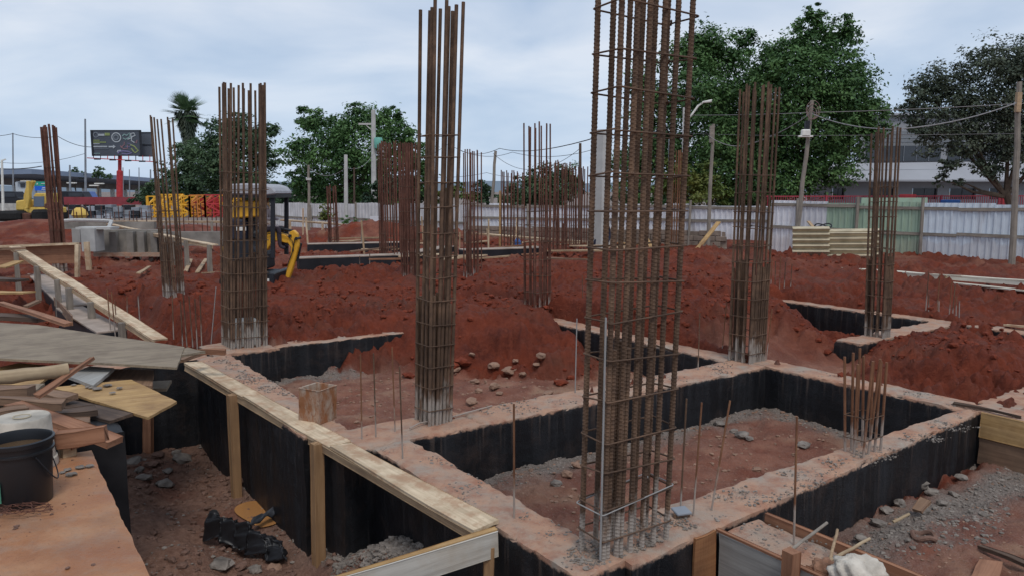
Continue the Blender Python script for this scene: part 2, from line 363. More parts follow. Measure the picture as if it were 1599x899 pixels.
def tinmat():
    m, t, b = M_('rusty_tin'); p = pos(t); n = noise(t, p, 9, 6, .65, (1, 1, .45)); k = noise(t, p, 30, 4, .7)
    c = mix(t, ramp(t, n, (.4, 0), (.6, 1)), (.34, .15, .07), (.50, .42, .34)); c = mix(t, math_(t, 'MULTIPLY', ramp(t, k, (.55, 0), (.7, 1)), .7), c, (.17, .065, .035))
    t.links.new(c, b.inputs['Base Color']); b.inputs['Roughness'].default_value = .6; b.inputs['Metallic'].default_value = .3; return m
def watermat(name, c):
    m, t, b = M_(name); b.inputs['Base Color'].default_value = (*c, 1); b.inputs['Roughness'].default_value = .03; b.inputs['Specular IOR Level'].default_value = .5; return m
MTIN = tinmat(); MMUDW = watermat('muddy_water', (.10, .06, .03)); MPUD = watermat('orange_puddle', (.42, .20, .07))

# ------------------------------------------------------------------ ground
PUD = [(W(2.05, 7.15), .33, .16), (W(2.85, 5.86), .30, .13)]
def ground_h(X, Y):
    u = X * CB + Y * SB; v = -X * SB + Y * CB
    h = np.full(np.shape(X), 0.03)
    h = h + .10 * fbm(X * .16, Y * .16, 3, 3)
    # packed and dug cells between the beams
    box = lambda a, b, c, d, e=.06: ss(a - e, a + e, u) * ss(b + e, b - e, u) * ss(c - e, c + e, v) * ss(d + e, d - e, v)
    put = lambda m, z: h * (1 - m) + z * m
    h = put(box(-60, 60, -60, 9.9), 0.0)
    ue = np.where(v < 5.75, 2.60, 2.28); tr = ss(ue + .05, ue - .05, u) * ss(10.1, 9.9, v); h = put(tr, -1.12 + .30 * ss(1.6, .3, u) * ss(5, 7.5, v) + .06 * fbm(X * .9, Y * .9, 3, 8))
    h = h - .42 * ss(2.75, 2.45, u) * ss(9.9, 10.2, v) * ss(21, 14, v)
    rub = np.exp(-((u - 2.42) / .36) ** 2 - ((v - 4.7) / .75) ** 2) * .62 + np.exp(-((u - 2.2) / .18) ** 2 - ((v - 6.6) / 1.6) ** 2) * .14 + np.exp(-((u - 1.15) / .4) ** 2 - ((v - 6.5) / .4) ** 2) * .20 + np.exp(-((u - 1.5) / .28) ** 2 - ((v - 4.2) / .3) ** 2) * .10
    h = h + tr * rub
    h = put(box(2.62, 7.6, 2.9, 5.7), -.50 + .03 * fbm(X * 1.1, Y * 1.1, 3, 5))
    h = put(box(2.32, 7.5, 5.8, 10.0), -.46 + .04 * fbm(X * .8, Y * .8, 3, 6))
    h = put(ss(3.1, 3.0, v) * ss(2.3, 2.4, u) * ss(3.85, 3.7, u), -.95)
    h = put(ss(3.1, 3.0, v) * ss(3.65, 3.75, u), -.46 + .05 * fbm(X * .9, Y * .9, 3, 9))
    # right cells
    rc = ss(7.5, 7.6, u) * ss(3.1, 3.2, v) * ss(5.95, 5.4, v); h = put(rc, -.13 + .09 * ss(3.5, 4.4, v) + .07 * fbm(X * .7, Y * .7, 4, 12) + .16 * np.exp(-((u - 9.6) / 1.2) ** 2 - ((v - 4.6) / .8) ** 2))
    h = put(ss(7.6, 7.7, u) * ss(3.1, 3.0, v), -.5)
    back = ss(7.5, 7.65, u) * ss(5.5, 5.9, v)                      # land behind the second beam line
    low = ss(0, 1.5, u - (8.3 + (v - 5.2) * .85)) * ss(12.5, 12.3, u) * ss(9.6, 8.6, v)
    low2 = ss(7.5, 7.9, u) * ss(9.9, 9.3, u) * ss(4.7, 5.2, v) * ss(7.4, 6.0, v)
    mnd = .16 + .22 * np.exp(-((u - 8.6) / 1.0) ** 2 - ((v - 8.0) / 1.8) ** 2) + .12 * ss(6, 9, v)
    bh = mnd * (1 - low) + (-.42) * low
    h = put(back * ss(13.5, 11.5, v) * ss(12.6, 12.4, u), bh)
    h = put(low2 * .95, -.34)
    bank = ss(12.4, 13.2, u) * ss(30, 5, v); h = h + bank * (-.02 + .08 * fbm(X * .45, Y * .45, 3, 31))
    # dug-out red heap tipped into the second cell
    vt = np.interp(u, [3.0, 3.6, 4.3, 4.9, 5.6, 6.1, 6.6, 7.0, 7.4], [10.6, 10.0, 9.5, 9.0, 8.4, 7.95, 7.6, 7.8, 8.5])
    hp = -.47 + (v - vt + .12 * fbm(X * 1.3, Y * 1.3, 3, 14)) * .46
    hp = np.minimum(hp, .16 + .05 * fbm(X * .8, Y * .8, 3, 15)); hp = np.where((u > 3.2) & (u < 7.5) & (v < 11.5), hp, -9)
    h = np.maximum(h, hp)
    g = lambda cx, cy, rx, ry, a: a * np.exp(-((X - cx) / rx) ** 2 - ((Y - cy) / ry) ** 2)
    far = ss(13, 16, Y)
    h = h + g(3.6, 20.5, 3.6, 2.2, .30) + g(7.6, 20, 2.4, 2.0, .18) + g(-.2, 16.2, 2.6, 1.6, .12) + g(12.2, 19.5, 2.6, 1.6, .05)
    h = h + far * (g(-20.5, 33, 4.8, 2.2, 1.0) + g(-6.0, 31, 2.0, 1.4, .75) + g(-3.0, 30.5, 2.2, 1.2, .45) + g(-15, 36, 2.5, 1.5, .6) + g(16.5, 21.0, 4, 1.0, .08))
    # relief: lumps and clods
    r = np.hypot(X, Y)
    fresh = ss(.25, .6, zones(X, Y, u, v)[3])
    lump = np.abs(n2(X * 1.3 + 3, Y * 1.3, 27)) * .28 + np.abs(n2(X * 2.6, Y * 2.6, 20)) * .5 + np.abs(n2(X * 6.1, Y * 6.1, 21)) * .3 + np.abs(n2(X * 13, Y * 13, 22)) * .16 + np.abs(n2(X * 27, Y * 27, 24)) * .08
    near = ss(60, 25, r)
    rgh = .68 + .72 * ss(-.25, .5, fbm(X * .33, Y * .33, 3, 28))
    h = h + near * (fresh * (lump - .36) * .40 * rgh + (1 - fresh) * (.030 * fbm(X * 4.2, Y * 4.2, 4, 25) + .012 * n2(X * 22, Y * 22, 26)))
    for c, rx, ry in PUD[:1]:
        a = ((X - c.x) * CB + (Y - c.y) * SB); b = (-(X - c.x) * SB + (Y - c.y) * CB); q = (a / .25) ** 2 + (b / .6) ** 2
        h = np.where(q < 2.2, lerp(np.full(np.shape(X), -1.06), h, ss(.6, 2.2, q)), h)
    sl_ = ss(30, 60, r); h = h * (1 - sl_) + sl_ * 0.0
    return h
def zones(X, Y, u, v):
    w1 = fbm(X * .9, Y * .9, 3, 40); w2 = fbm(X * 2.2, Y * 2.2, 3, 41)
    pit1 = (ss(2.6, 2.7, u) * ss(7.6, 7.5, u) * ss(3.1, 3.2, v) * ss(5.7, 5.6, v))
    pit2 = (ss(2.2, 2.3, u) * ss(7.5, 7.4, u) * ss(5.7, 5.8, v) * ss(10.1, 10, v))
    vt = np.interp(u, [3.0, 3.6, 4.3, 4.9, 5.6, 6.1, 6.6, 7.0, 7.4], [10.6, 10.0, 9.5, 9.0, 8.4, 7.95, 7.6, 7.8, 8.5])
    heap = ss(-.15, .1, v - vt + .15 * w1) * (u > 3.1)
    fr = ss(3.7, 3.8, u) * ss(3.1, 3.0, v)
    ue = np.where(v < 5.75, 2.60, 2.28); tr = ss(ue + .05, ue - .05, u) * ss(10.3, 9.9, v)
    low2 = ss(7.5, 7.9, u) * ss(9.9, 9.2, u) * ss(4.6, 5.2, v) * ss(7.4, 6.2, v)
    sandy = np.clip(pit1 * .9 + pit2 * (1 - heap) + fr * .85 + low2 * .9, 0, 1)
    pack = np.clip(sandy * (.85 + .4 * w2), 0, 1)
    far = ss(17, 26, np.hypot(X, Y)) * .45 * ss(-.2, .5, w1); pack = np.maximum(pack, far)
    # crushed concrete crumbs along the walls
    edge = np.maximum.reduce([pit1 * np.exp(-np.minimum.reduce([np.abs(u - 2.8), np.abs(u - 7.4), np.abs(v - 5.45), np.abs(v - 3.3)]) / .16), pit2 * (1 - heap) * np.exp(-np.minimum(np.abs(u - 2.6), np.abs(v - 9.8)) / .15), fr * np.exp(-np.abs(v - 2.75) / .16) * ss(4.2, 4.8, u), tr * np.exp(-np.abs(u - 2.3) / .12) * .6])
    grey = np.clip(edge * 1.6 + .5 * w2 * (edge > .12), 0, .9)
    grey = np.maximum(grey, ss(40, 55, np.hypot(X, Y)) * .85)
    grey = np.maximum(grey, ss(.9, .3, np.hypot((X - 5.0) / 1.1, (Y - 6.2) / .6)) * .35 * fr)
    dark = np.clip(tr * .95, 0, 1) * (1 - .35 * ss(.1, .5, w1))
    fresh = (1 - sandy) * (1 - tr) * ss(45, 28, np.hypot(X, Y))
    return pack, dark, grey, fresh
def PG(x, y):                     # first ground point along the line of sight
    d = ray(x, y); t = np.arange(2.5, 45, .03); g = ground_h(d.x * t, d.y * t); k = np.argmax(EYE + d.z * t < g); return Vector((d.x * t[k], d.y * t[k], g[k]))
def gh(x, y): return float(ground_h(np.array([float(x)]), np.array([float(y)]))[0])
def make_ground():
    th = np.concatenate([np.linspace(-180, -44, 40, endpoint=False), np.linspace(-44, 40, 560, endpoint=False), np.linspace(40, 180, 40, endpoint=False)])
    r = np.concatenate([np.geomspace(.4, 2.4, 10, endpoint=False), np.geomspace(2.4, 42, 600, endpoint=False), np.geomspace(42, 6000, 40)])
    T, R_ = np.meshgrid(np.radians(th), r); X = R_ * np.sin(T); Y = R_ * np.cos(T)
    Z = ground_h(X, Y); u = X * CB + Y * SB; v = -X * SB + Y * CB; p, d, g, f = zones(X, Y, u, v)
    nr, nt_ = X.shape; idx = np.arange(nr * nt_).reshape(nr, nt_); nx = np.roll(idx, -1, axis=1)
    Q = np.stack([idx[:-1], idx[1:], nx[1:], nx[:-1]], -1).reshape(-1, 4)
    V = np.stack([X, Y, Z], -1).reshape(-1, 3)
    V = np.vstack([V, [[0, 0, -1.1]]]); 
    Z4 = np.stack([p, d, g, np.ones_like(p)], -1).reshape(-1, 4); Z4 = np.vstack([Z4, [[0, 1, 0, 1]]])
    ob('ground', npmesh('ground', V, Q[:, ::-1], MSOIL, True, {'zone': ('FLOAT_COLOR', Z4)}), kind='structure')
make_ground()

# ------------------------------------------------------------------ foundation beams
def rough_box(u0, u1, v0, v1, z0, z1, res=.05, amp=.009, chipk=1., taper=0.):
    V = []; F = []
    def face(o, a, b):
        o, a, b = Vector(o), Vector(a), Vector(b); na = max(1, int(round(a.length / res))); nb = max(1, int(round(b.length / res))); n = len(V)
        for i in range(na + 1):
            for j in range(nb + 1): V.append(o + a * (i / na) + b * (j / nb))
        for i in range(na):
            for j in range(nb): k = n + i * (nb + 1) + j; F.append((k, k + nb + 1, k + nb + 2, k + 1))
    dx, dy, dz = Vector((u1 - u0, 0, 0)), Vector((0, v1 - v0, 0)), Vector((0, 0, z1 - z0))
    face((u0, v0, z1), dx, dy); face((u0, v0, z0), dx, dz); face((u1, v1, z0), -dx, dz); face((u1, v0, z0), dy, dz); face((u0, v1, z0), -dy, dz)
    A = np.array([tuple(v) for v in V]); a, b, c = A.T
    # uneven cast faces: rounder and chipped along the upper edges
    top = ss(.06, 0, z1 - c)
    eu = np.minimum(a - u0, u1 - a); ev = np.minimum(b - v0, v1 - b); ed = ss(.035, 0, np.minimum(eu, ev)) * ss(.04, 0, z1 - c)
    chip = chipk * np.clip(fbm(a * 5.1 + b * 3.3, b * 5.7 - a, 4, 51) + .1, 0, 1)
    c2 = c + amp * 1.0 * fbm(a * 4, b * 4, 3, 52) * top - ed * (.006 + .028 * chip)
    cu = (a - (u0 + u1) / 2) / max(u1 - u0, .01) * 2; cv = (b - (v0 + v1) / 2) / max(v1 - v0, .01) * 2
    a2 = a + amp * fbm(b * 2 + 5, c * 2.5, 3, 53) * (np.abs(cu) > .99); b2 = b + amp * fbm(a * 2 + 9, c * 2.5, 3, 54) * (np.abs(cv) > .99)
    a2 = a2 - np.sign(cu) * ed * (np.abs(cu) > .99) * .02 * chip; b2 = b2 - np.sign(cv) * ed * (np.abs(cv) > .99) * .02 * chip
    b2 = b2 + taper * (a - u0) * (1 - (b - v0) / (v1 - v0))
    return np.stack([a2 * CB - b2 * SB, a2 * SB + b2 * CB, c2], -1), F
def beam(parent, name, u0, u1, v0, v1, z1=0., z0=-.95, mat=None, chipk=1., taper=0., **k):
    V, F = rough_box(u0, u1, v0, v1, z0, z1, .035 if v0 < 9 and u0 < 9 else .06, .009 if chipk == 1 else .004, chipk, taper)
    me = npmesh(name, V, np.array(F), mat or MFOUND, True)
    bm = bmesh.new(); bm.from_mesh(me); bmesh.ops.remove_doubles(bm, verts=bm.verts[:], dist=.0008); bmesh.ops.recalc_face_normals(bm, faces=bm.faces[:]); bm.to_mesh(me); bm.free()
    me.polygons.foreach_set('use_smooth', [True] * len(me.polygons)); me.set_sharp_from_angle(angle=.8)
    return ob(name, me, parent, **k)
fg = thing('foundation', W(2.6, 3.1, -.9), 'grid of bitumen-coated concrete foundation beams in the middle of the site', 'foundation')
B = lambda *a, **k: beam(fg, 'beam', *a, **k)
B(2.46, 2.80, 2.915, 5.47, 0, -1.25)                    # near left beam
B(2.10, 2.50, 6.02, 9.72, -.004, -1.35)                 # far left beam, set back
B(2.22, 3.52, 5.466, 6.024, -.002, -1.3)                # cap under the middle cage
B(3.515, 7.41, 5.47, 5.93, -.005, -.9)                  # cross beam
B(2.795, 7.46, 2.86, 3.32, -.003, -.9, taper=.068)                  # front beam
B(7.405, 7.76, 3.305, 5.96, .002, -.9)                  # right beam
B(7.25, 7.66, 5.955, 9.75, -.003, -.9)                  # second line beyond the right cage
B(2.30, 3.12, 9.715, 10.5, .004, -1.1)                  # cap of the left cage
B(-2.5, 2.305, 9.80, 10.15, -.03, -1.35)
B(3.115, 7.3, 9.9, 10.25, -.02, -1.0)                   # beam half buried in the heap
B(7.458, 7.84, 2.55, 3.31, .003, -.9)                   # corner
B(7.835, 13.5, 3.02, 3.36, -.004, -.9)
B(7.50, 7.86, -.5, 2.555, -.006, -.9)
B(9.57, 12.25, 5.60, 5.98, .0, -.9)                     # stub under the right cage
B(12.2, 12.6, 1.5, 9.2, -.005, -.9)                     # far right beam
B(7.2, 7.75, 9.74, 10.3, .002, -.9)
g2 = thing('foundation', W(3.0, 15.6, -.9), 'partly buried bitumen-coated beams far behind the left rebar cages', 'foundation')
MBITF = plain('bitumen_coat', (.018, .018, .022), .55, .4, 3); MCAPF = plain('pale_beam_top', (.36, .29, .24), .9, .3, 3)
def fbeam(p0, p1, wd, z1, z0, par):
    a = Vector((p0[0], p0[1], (z0 + z1) / 2)); b = Vector((p1[0], p1[1], (z0 + z1) / 2)); o = MB().bar(a, b, wd, z1 - z0).build('beam', MBITF, par, bevel=.015); up = Vector((0, 0, (z1 - z0) / 2 + .012))
    MB().bar(a + up, b + up, wd + .01, .03).build('beam_top', MCAPF, o, bevel=.005)
a = P(60, 428); b_ = P(118, 478); fbeam(a, b_, .45, .0, -1.0, g2)
fbeam(P(108, 478), P(175, 515), .40, -.03, -.9, g2)
fbeam(PD(465, 403, 19.5), PD(615, 401, 20.5), .45, .32, -.5, g2); fbeam(PD(612, 401, 20.5), PD(700, 392, 24), .45, .30, -.5, g2)
fbeam(PD(720, 395, 22.5), PD(845, 390, 23.5), .45, .30, -.5, g2)
fbeam(PD(480, 385, 25), PD(640, 380, 26), .4, .30, -.4, g2)
# slab the photographer stands on, and the coated pile cap past its end
beam(None, 'slab', -3.5, .50, -2.5, 5.33, .40, .12, MSLAB, .25, label='mud-stained concrete slab in the lower left corner under the buckets', category='slab')
pc = thing('pile_cap', W(.3, 6.2, -1.2), 'black coated pile cap under the heap of boards at left', 'pile cap')
MBIT = plain('bitumen', (.016, .015, .016), .55, .4, 5); beam(pc, 'cap', -2.2, .80, 6.15, 6.75, .25, -1.3, MBIT, .3)
# beam still in its formwork running towards the camera at lower right
fr = thing('formwork_beam', W(3.7, 2.0, -.6), 'fresh concrete beam still boxed in plywood formwork at lower right', 'formwork')
beam(fr, 'fresh_concrete', 3.53, 3.90, -.6, 2.895, -.03, -.85)
def board(name, a, b, wd, th, mat, parent=None, up=(0, 0, 1), warp=.006, seg=8, **k):
    a = Vector(a); b = Vector(b); d = b - a; L = d.length; x = d.normalized(); up = Vector(up); y = up.cross(x)
    if y.length < 1e-3: y = Vector((0, 1, 0)).cross(x)
    y.normalize(); z = x.cross(y); M = Matrix((x, y, z)).transposed().to_4x4(); M.translation = (a + b) / 2
    V = []; F = []; q = random.uniform(-1, 1); q2 = random.uniform(-1, 1); bv = min(.004, th * .2)
    ring = [(-1, -1), (1, -1), (1, 1), (-1, 1)]
    for i in range(seg + 1):
        t = i / seg - .5; oy = warp * q * (1 - 4 * t * t); oz = warp * q2 * math.sin(t * 5 + q * 3); tw = warp * 1.2 * q * math.sin(t * 4)
        for (sy, sz) in ring:
            for (cy, cz) in (((wd / 2 - bv) * sy, th / 2 * sz), (wd / 2 * sy, (th / 2 - bv) * sz)) if sy * sz > 0 else ((wd / 2 * sy, (th / 2 - bv) * sz), ((wd / 2 - bv) * sy, th / 2 * sz)):
                jy = random.uniform(-1, 1) * .0012
                V.append((t * L + (random.uniform(-.004, .004) if i in (0, seg) else 0), cy + oy + jy, cz + oz + tw * sy))
    n = 8
    for i in range(seg):
        for j in range(n): F.append((i * n + j, i * n + (j + 1) % n, (i + 1) * n + (j + 1) % n, (i + 1) * n + j))
    F.append(tuple(range(n))[::-1]); F.append(tuple(seg * n + j for j in range(n)))
    return ob(name, mesh(name, V, F, mat), parent, M, **k)
def sheet(name, pts, th, mat, parent=None, **k):          # flat plywood piece from its outline
    pts = [Vector(p) for p in pts]; c = sum(pts, Vector()) / len(pts); x = (pts[1] - pts[0]).normalized(); n = x.cross(pts[-1] - pts[0]).normalized()
    if n.z < 0: n = -n
    y = n.cross(x); M = Matrix((x, y, n)).transposed().to_4x4(); M.translation = c
    # ragged outline
    rag = []
    for i, p in enumerate(pts):
        q = pts[(i + 1) % len(pts)]; k_ = max(2, int((q - p).length / .09))
        for j in range(k_): rag.append(p.lerp(q, j / k_) + (x * random.uniform(-1, 1) + y * random.uniform(-1, 1)) * (.004 if j else 0))
    mb = MB().prism([p - n * th for p in rag], n * th); return mb.build(name, mat, parent, M=M, **k)
BD = lambda *a, **k: board(*a, **k)
BD('side_board', W(3.50, 2.85, -.17), W(3.50, .2, -.17), .34, .022, WPLYG, fr, up=(CB, SB, 0), label='grey concrete-stained plywood side')
BD('side_board', W(3.50, 2.88, .012), W(3.50, .2, .012), .03, .018, WRED, fr)
BD('end_board', W(3.30, 2.878, -.2), W(3.485, 2.878, -.2), .42, .02, wood('orange_brown_plywood', (.27, .115, .05), (.34, .165, .075), (.10, .05, .03)), fr, up=(SB, -CB, 0))
BD('side_board', W(3.93, 2.86, -.08), W(3.93, -.4, -.08), .19, .03, WRED, fr, up=(CB, SB, 0))
BD('stud', W(3.44, 2.33, -.75), W(3.44, 2.33, .11), .075, .075, WRED, fr, up=(CB, SB, 0))
BD('cleat', W(3.40, 2.38, -.14), W(3.40, 2.22, -.17), .12, .03, WBROWN, fr, up=(CB, SB, 0))
BD('top_rail', W(3.52, 2.30, -.02), W(3.52, 1.2, -.02), .03, .06, WRED, fr)
fr2 = thing('formwork', W(7.43, 2.5, -.45), 'yellow plywood formwork boards against the beam at the right edge', 'formwork')
BD('side_board', W(7.44, 3.15, -.115), W(7.44, -.4, -.115), .235, .025, WYEL, fr2, up=(CB, SB, 0))
BD('side_board', W(7.45, 3.15, -.36), W(7.45, -.4, -.36), .245, .025, WBROWN, fr2, up=(CB, SB, 0))
board('batten', W(7.48, 3.42, .022), W(7.50, 2.85, .022), .03, .025, WDARK, label='dark batten lying across the beam corner at the right edge', category='batten')
# ------------------------------------------------------------------ rebar
def ribbed(L, r, name):
    pitch = .021; nr = int(L / pitch * 3); n = 8; V = []; F = []
    for i in range(nr + 1):
        z = L * i / nr
        for j in range(n):
            t = 2 * math.pi * j / n; ph = (z / pitch + (j / n) * 1.0) % 1.0
            rr = r * (1.10 if ph < .34 else .95); V.append((rr * math.cos(t), rr * math.sin(t), z))
    for i in range(nr):
        for j in range(n): F.append((i * n + j, i * n + (j + 1) % n, (i + 1) * n + (j + 1) % n, (i + 1) * n + j))
    F.append(tuple(nr * n + j for j in range(n))); return npfan(name, V, F)
def npfan(name, V, F): return mesh(name, V, F, MRUST, False)
_bars = {}
def barmesh(r, mat, n=7):
    k = (round(r, 4), mat.name)
    if k not in _bars:
        mb = MB(); mb.tube([(0, 0, 0), (0, 0, .5), (0, 0, 1)], r, n); _bars[k] = mesh('bar', mb.V, mb.F, mat, True); _bars[k].set_sharp_from_angle(angle=1.0)
    return _bars[k]
def place_bar(name, a, b, r, mat, parent=None, me=None, **k):
    a = Vector(a); b = Vector(b); d = b - a; q = Vector((0, 0, 1)).rotation_difference(d.normalized()); s = 1 if me else d.length
    M = Matrix.Translation(a) @ q.to_matrix().to_4x4() @ Matrix.Rotation(random.uniform(0, 6), 4, 'Z') @ Matrix.Diagonal((1, 1, s, 1))
    return ob(name, me or barmesh(r, mat), parent, M, **k)
def stirmesh(a, b, r, n=5, hook=True):
    ra = r * 3; pts = []
    for (sx, sy), t0 in (((1, 1), 0), ((-1, 1), 90), ((-1, -1), 180), ((1, -1), 270)):
        for d in (0, 45, 90):
            t = math.radians(t0 + d); pts.append(Vector((sx * (a - ra) + ra * math.cos(t), sy * (b - ra) + ra * math.sin(t), 0)))
    pts.append(pts[0] + Vector((0, 0, r * 1.6)))
    mb = MB().tube(pts, r, n)
    if hook: mb.tube([pts[0], pts[0] + Vector((-.05, -.05, .004))], r, n)
    return mesh('stirrup', mb.V, mb.F, MSTIR, True)
def cage(c, su, sv, nu, nv, H, label, r=.0125, lean=(0, 0), splay=1.0, stir=None, top_free=.6, laps=1.0, rot=34.9, mat=None, ribs=False, base=-.05, jit=.012, group='column rebar cages', rs=.005, gap_top=None):
    """c: base centre; su, sv: plan size; nu, nv: bars along each side; stir: (spacing, free height at top)"""
    mat = mat or MRUST; c = Vector(c); t = thing('rebar_cage', c, label, 'rebar cage', group)
    R = Matrix.Rotation(math.radians(rot), 3, 'Z'); L = []
    for i in range(nu):
        x = -su / 2 + su * i / (nu - 1); L += [(x, -sv / 2), (x, sv / 2)]
    for j in range(1, nv - 1): y = -sv / 2 + sv * j / (nv - 1); L += [(-su / 2, y), (su / 2, y)]
    rm = ribbed(H + .06, r, 'bar') if ribs else None; rmS = ribbed(1.22, r, 'bar') if ribs else None
    for k, (x, y) in enumerate(L):
        h = H + random.uniform(-.5, .5) * .10
        a = c + R @ Vector((x + random.uniform(-jit, jit) * .5, y + random.uniform(-jit, jit) * .5, base))
        b = c + R @ Vector((x * splay, y * splay, 0)) + Vector((lean[0] * h + random.uniform(-jit, jit) * 2, lean[1] * h + random.uniform(-jit, jit) * 2, h))
        place_bar('bar', a, b, r, mat, t, rm)
        if laps and random.random() < laps:
            o = R @ Vector((r * 2.2 * (1 if x < 0 else -1), r * .4, 0)); hl = min(H * .5, 1.15 + random.uniform(-.08, .1))
            place_bar('lap_bar', a + o, a + o + (b - a) * (hl / h), r, mat, t, rmS if ribs else None)
    sp, free = stir or (.2, .6); z = .12; sm = stirmesh(su / 2 + r + rs, sv / 2 + r + rs, rs)
    while z < H - free:
        s = 1 + (splay - 1) * z / H
        M = Matrix.Translation(c + Vector((lean[0] * z, lean[1] * z, z))) @ Matrix.Rotation(math.radians(rot) + (math.pi if random.random() < .5 else 0), 4, 'Z') @ Matrix.Rotation(random.gauss(0, .04), 4, 'X') @ Matrix.Rotation(random.gauss(0, .028), 4, 'Y') @ Matrix.Diagonal((s, s, 1, 1))
        ob('stirrup', sm, t, M); z += sp * random.uniform(.9, 1.12)
    return t
def ztop(y, Y): return PD(800, y, Y).z
cD = W(2.93, 3.07, 0)
t = cage(cD, .49, .17, 6, 2, 3.7, 'tall rebar cage of thick ribbed bars nearest the camera', r=.0158, lean=(.022, 0), splay=1.07, ribs=True, laps=.4, jit=.008, stir=(.20, .1), rs=.0052)
place_bar('conduit', cD + W(-.275, -.10, .02), cD + W(-.26, -.10, 1.35), .006, MWIRE, t)
ob('tie_wire', stirmesh(.274, .112, .0042), t, Matrix.Translation(cD + Vector((0, 0, .30))) @ Matrix.Rotation(math.radians(34.9), 4, 'Z') @ Matrix.Rotation(-.10, 4, 'Y')).data.materials[0] = MWIRE
c2 = W(3.20, 5.80); cage(c2, .21, .23, 4, 4, ztop(8, c2.y), 'tall rebar cage in the middle, second nearest the camera', r=.0155, lean=(.034, 0), splay=1.05, jit=.012, stir=(.2, .95))
cA = W(2.80, 10.16); t = cage(cA, .46, .42, 6, 5, ztop(133, cA.y), 'wide rebar cage with a concrete-filled foot standing on the left cap', r=.0145, lean=(.038, 0), splay=1.0, jit=.014, stir=(.22, .95), laps=.8, base=-.02)
mb = MB(); Rg = Matrix.Rotation(math.radians(34.9), 3, 'Z'); mb.box(cA + Vector((0, 0, .17)), (.36, .32, .36), Rg); mb.build('concrete_foot', MCONC, t, bevel=.03)
cE = W(7.47, 5.80); cage(cE, .27, .29, 5, 4, ztop(136, cE.y), 'reddish rebar cage on the far corner of the open cell', r=.013, lean=(.010, 0), splay=1.08, stir=(.2, 1.0), jit=.012)
cH = W(10.25, 5.76); cage(cH, .18, .26, 3, 4, ztop(203, cH.y), 'rebar cage on the stub beam near the right edge', r=.014, lean=(-.014, 0), splay=1.0, stir=(.21, .6), jit=.012)
cG = W(7.45, 9.95); cage(cG, .34, .26, 4, 3, ztop(196, cG.y), 'rebar cage rising from the red heap behind the middle', r=.0125, stir=(.26, 1.2), jit=.015, mat=MRUSTR)
def cpx(x, y, Yt, su, sv, nu, nv, label, **k):
    c = P(x, y); H_ = PD(x, Yt, c.y).z; k.setdefault('stir', (.28, .9)); return cage(c, su, sv, nu, nv, H_, label, **k)
cpx(272, 463, 183, .30, .30, 3, 3, 'slim dark rebar cage third from the left edge', lean=(-.02, 0), r=.016, stir=(.3, 1.5), jit=.02)
cpx(94, 425, 197, .24, .24, 4, 4, 'dense brown rebar cage beside the leftmost plank rail', lean=(-.01, 0), r=.026, stir=(.5, 1.0), laps=.6, jit=.02, mat=MRUSTR)
cpx(641, 442, 226, .28, .30, 5, 4, 'red-brown rebar cage just left of the middle cage', r=.017, laps=.3, mat=MRUSTR)
cpx(616, 414, 223, .62, .55, 8, 6, 'broad dense cluster of rust-red bars left of the middle cage', r=.017, laps=0, stir=(.4, 1.2), jit=.02, mat=MRUSTR)
cpx(738, 442, 236, .30, .26, 4, 3, 'dark thin-barred rebar cage just right of the middle cage', r=.014, laps=.2, mat=MRUSTR)
cpx(868, 408, 253, .62, .50, 7, 4, 'reddish rebar cage behind the heap, right of the centre', r=.018, laps=.2, jit=.03, stir=(.4, 1.0), mat=MRUSTR)
cpx(798, 398, 268, .50, .40, 5, 3, 'small distant rebar cage in front of the round tree', r=.018, laps=0, jit=.03, mat=MRUSTR)
cpx(521, 388, 290, .28, .28, 3, 3, 'short distant rebar cage beside the red mound', r=.022, laps=.3, jit=.03, mat=MRUSTR)
cpx(1055, 405, 236, .34, .30, 4, 3, 'orange rusted rebar cage seen through the nearest cage', r=.016, mat=MRUST2, laps=0)
cpx(905, 402, 262, .4, .4, 4, 3, 'distant rust-red cage left of the white concrete pole', r=.018, laps=0, jit=.03, mat=MRUSTR)
cpx(700, 400, 300, .4, .4, 3, 3, 'low distant rebar cage partly behind the middle cage', r=.02, laps=0, jit=.03)
# short starter cage on the front beam
sc = W(5.55, 3.185); cage(sc, .24, .15, 4, 3, .74, 'short cluster of column starter bars on the front beam', r=.0105, mat=MRUST2, laps=0, stir=(.17, .42), rs=.0045, jit=.02)
# single thin starter bars
def dowel(x, y, yt, label, r=.006, z=0, lean=(0, 0), mat=None, group='single starter bars'):
    p = P(x, y, z); H_ = PD(x, yt, p.y).z - z; q = p + Vector((lean[0] + random.uniform(-.02, .02), lean[1], H_))
    place_bar('starter_bar', p - Vector((0, 0, .04)), q, r, mat or random.choice((MRUST, MRUST2)), None, label=label, category='rebar', group=group)
dowel(565, 685, 553, 'thin starter bar beside the rusty tin on the wet cap')
dowel(587, 681, 551, 'thin starter bar second from the rusty tin on the wet cap')
dowel(617, 672, 542, 'thin starter bar just left of the middle rebar cage')
dowel(629, 716, 572, 'thin starter bar on the left beam in front of the middle cage')
dowel(803, 808, 630, 'tall thin starter bar on the left beam nearer the camera', r=.007)
dowel(1062, 800, 622, 'leftmost thin bar leaning beside the nearest cage', lean=(.02, 0))
dowel(1082, 805, 628, 'middle thin bar of three standing right of the nearest cage', lean=(.03, 0))
dowel(1110, 795, 625, 'rightmost thin bar of three standing right of the nearest cage', lean=(.10, 0), r=.0065)
dowel(1240, 843, 650, 'thin starter bar standing in the boxed beam at lower right', r=.0065)
dowel(1090, 577, 488, 'thin starter bar on the cross beam left of the corner cage')
dowel(1127, 550, 472, 'thin starter bar on the second beam behind the cross beam', lean=(.03, 0))
dowel(1196, 562, 482, 'thin starter bar just right of the corner cage', lean=(.03, 0))
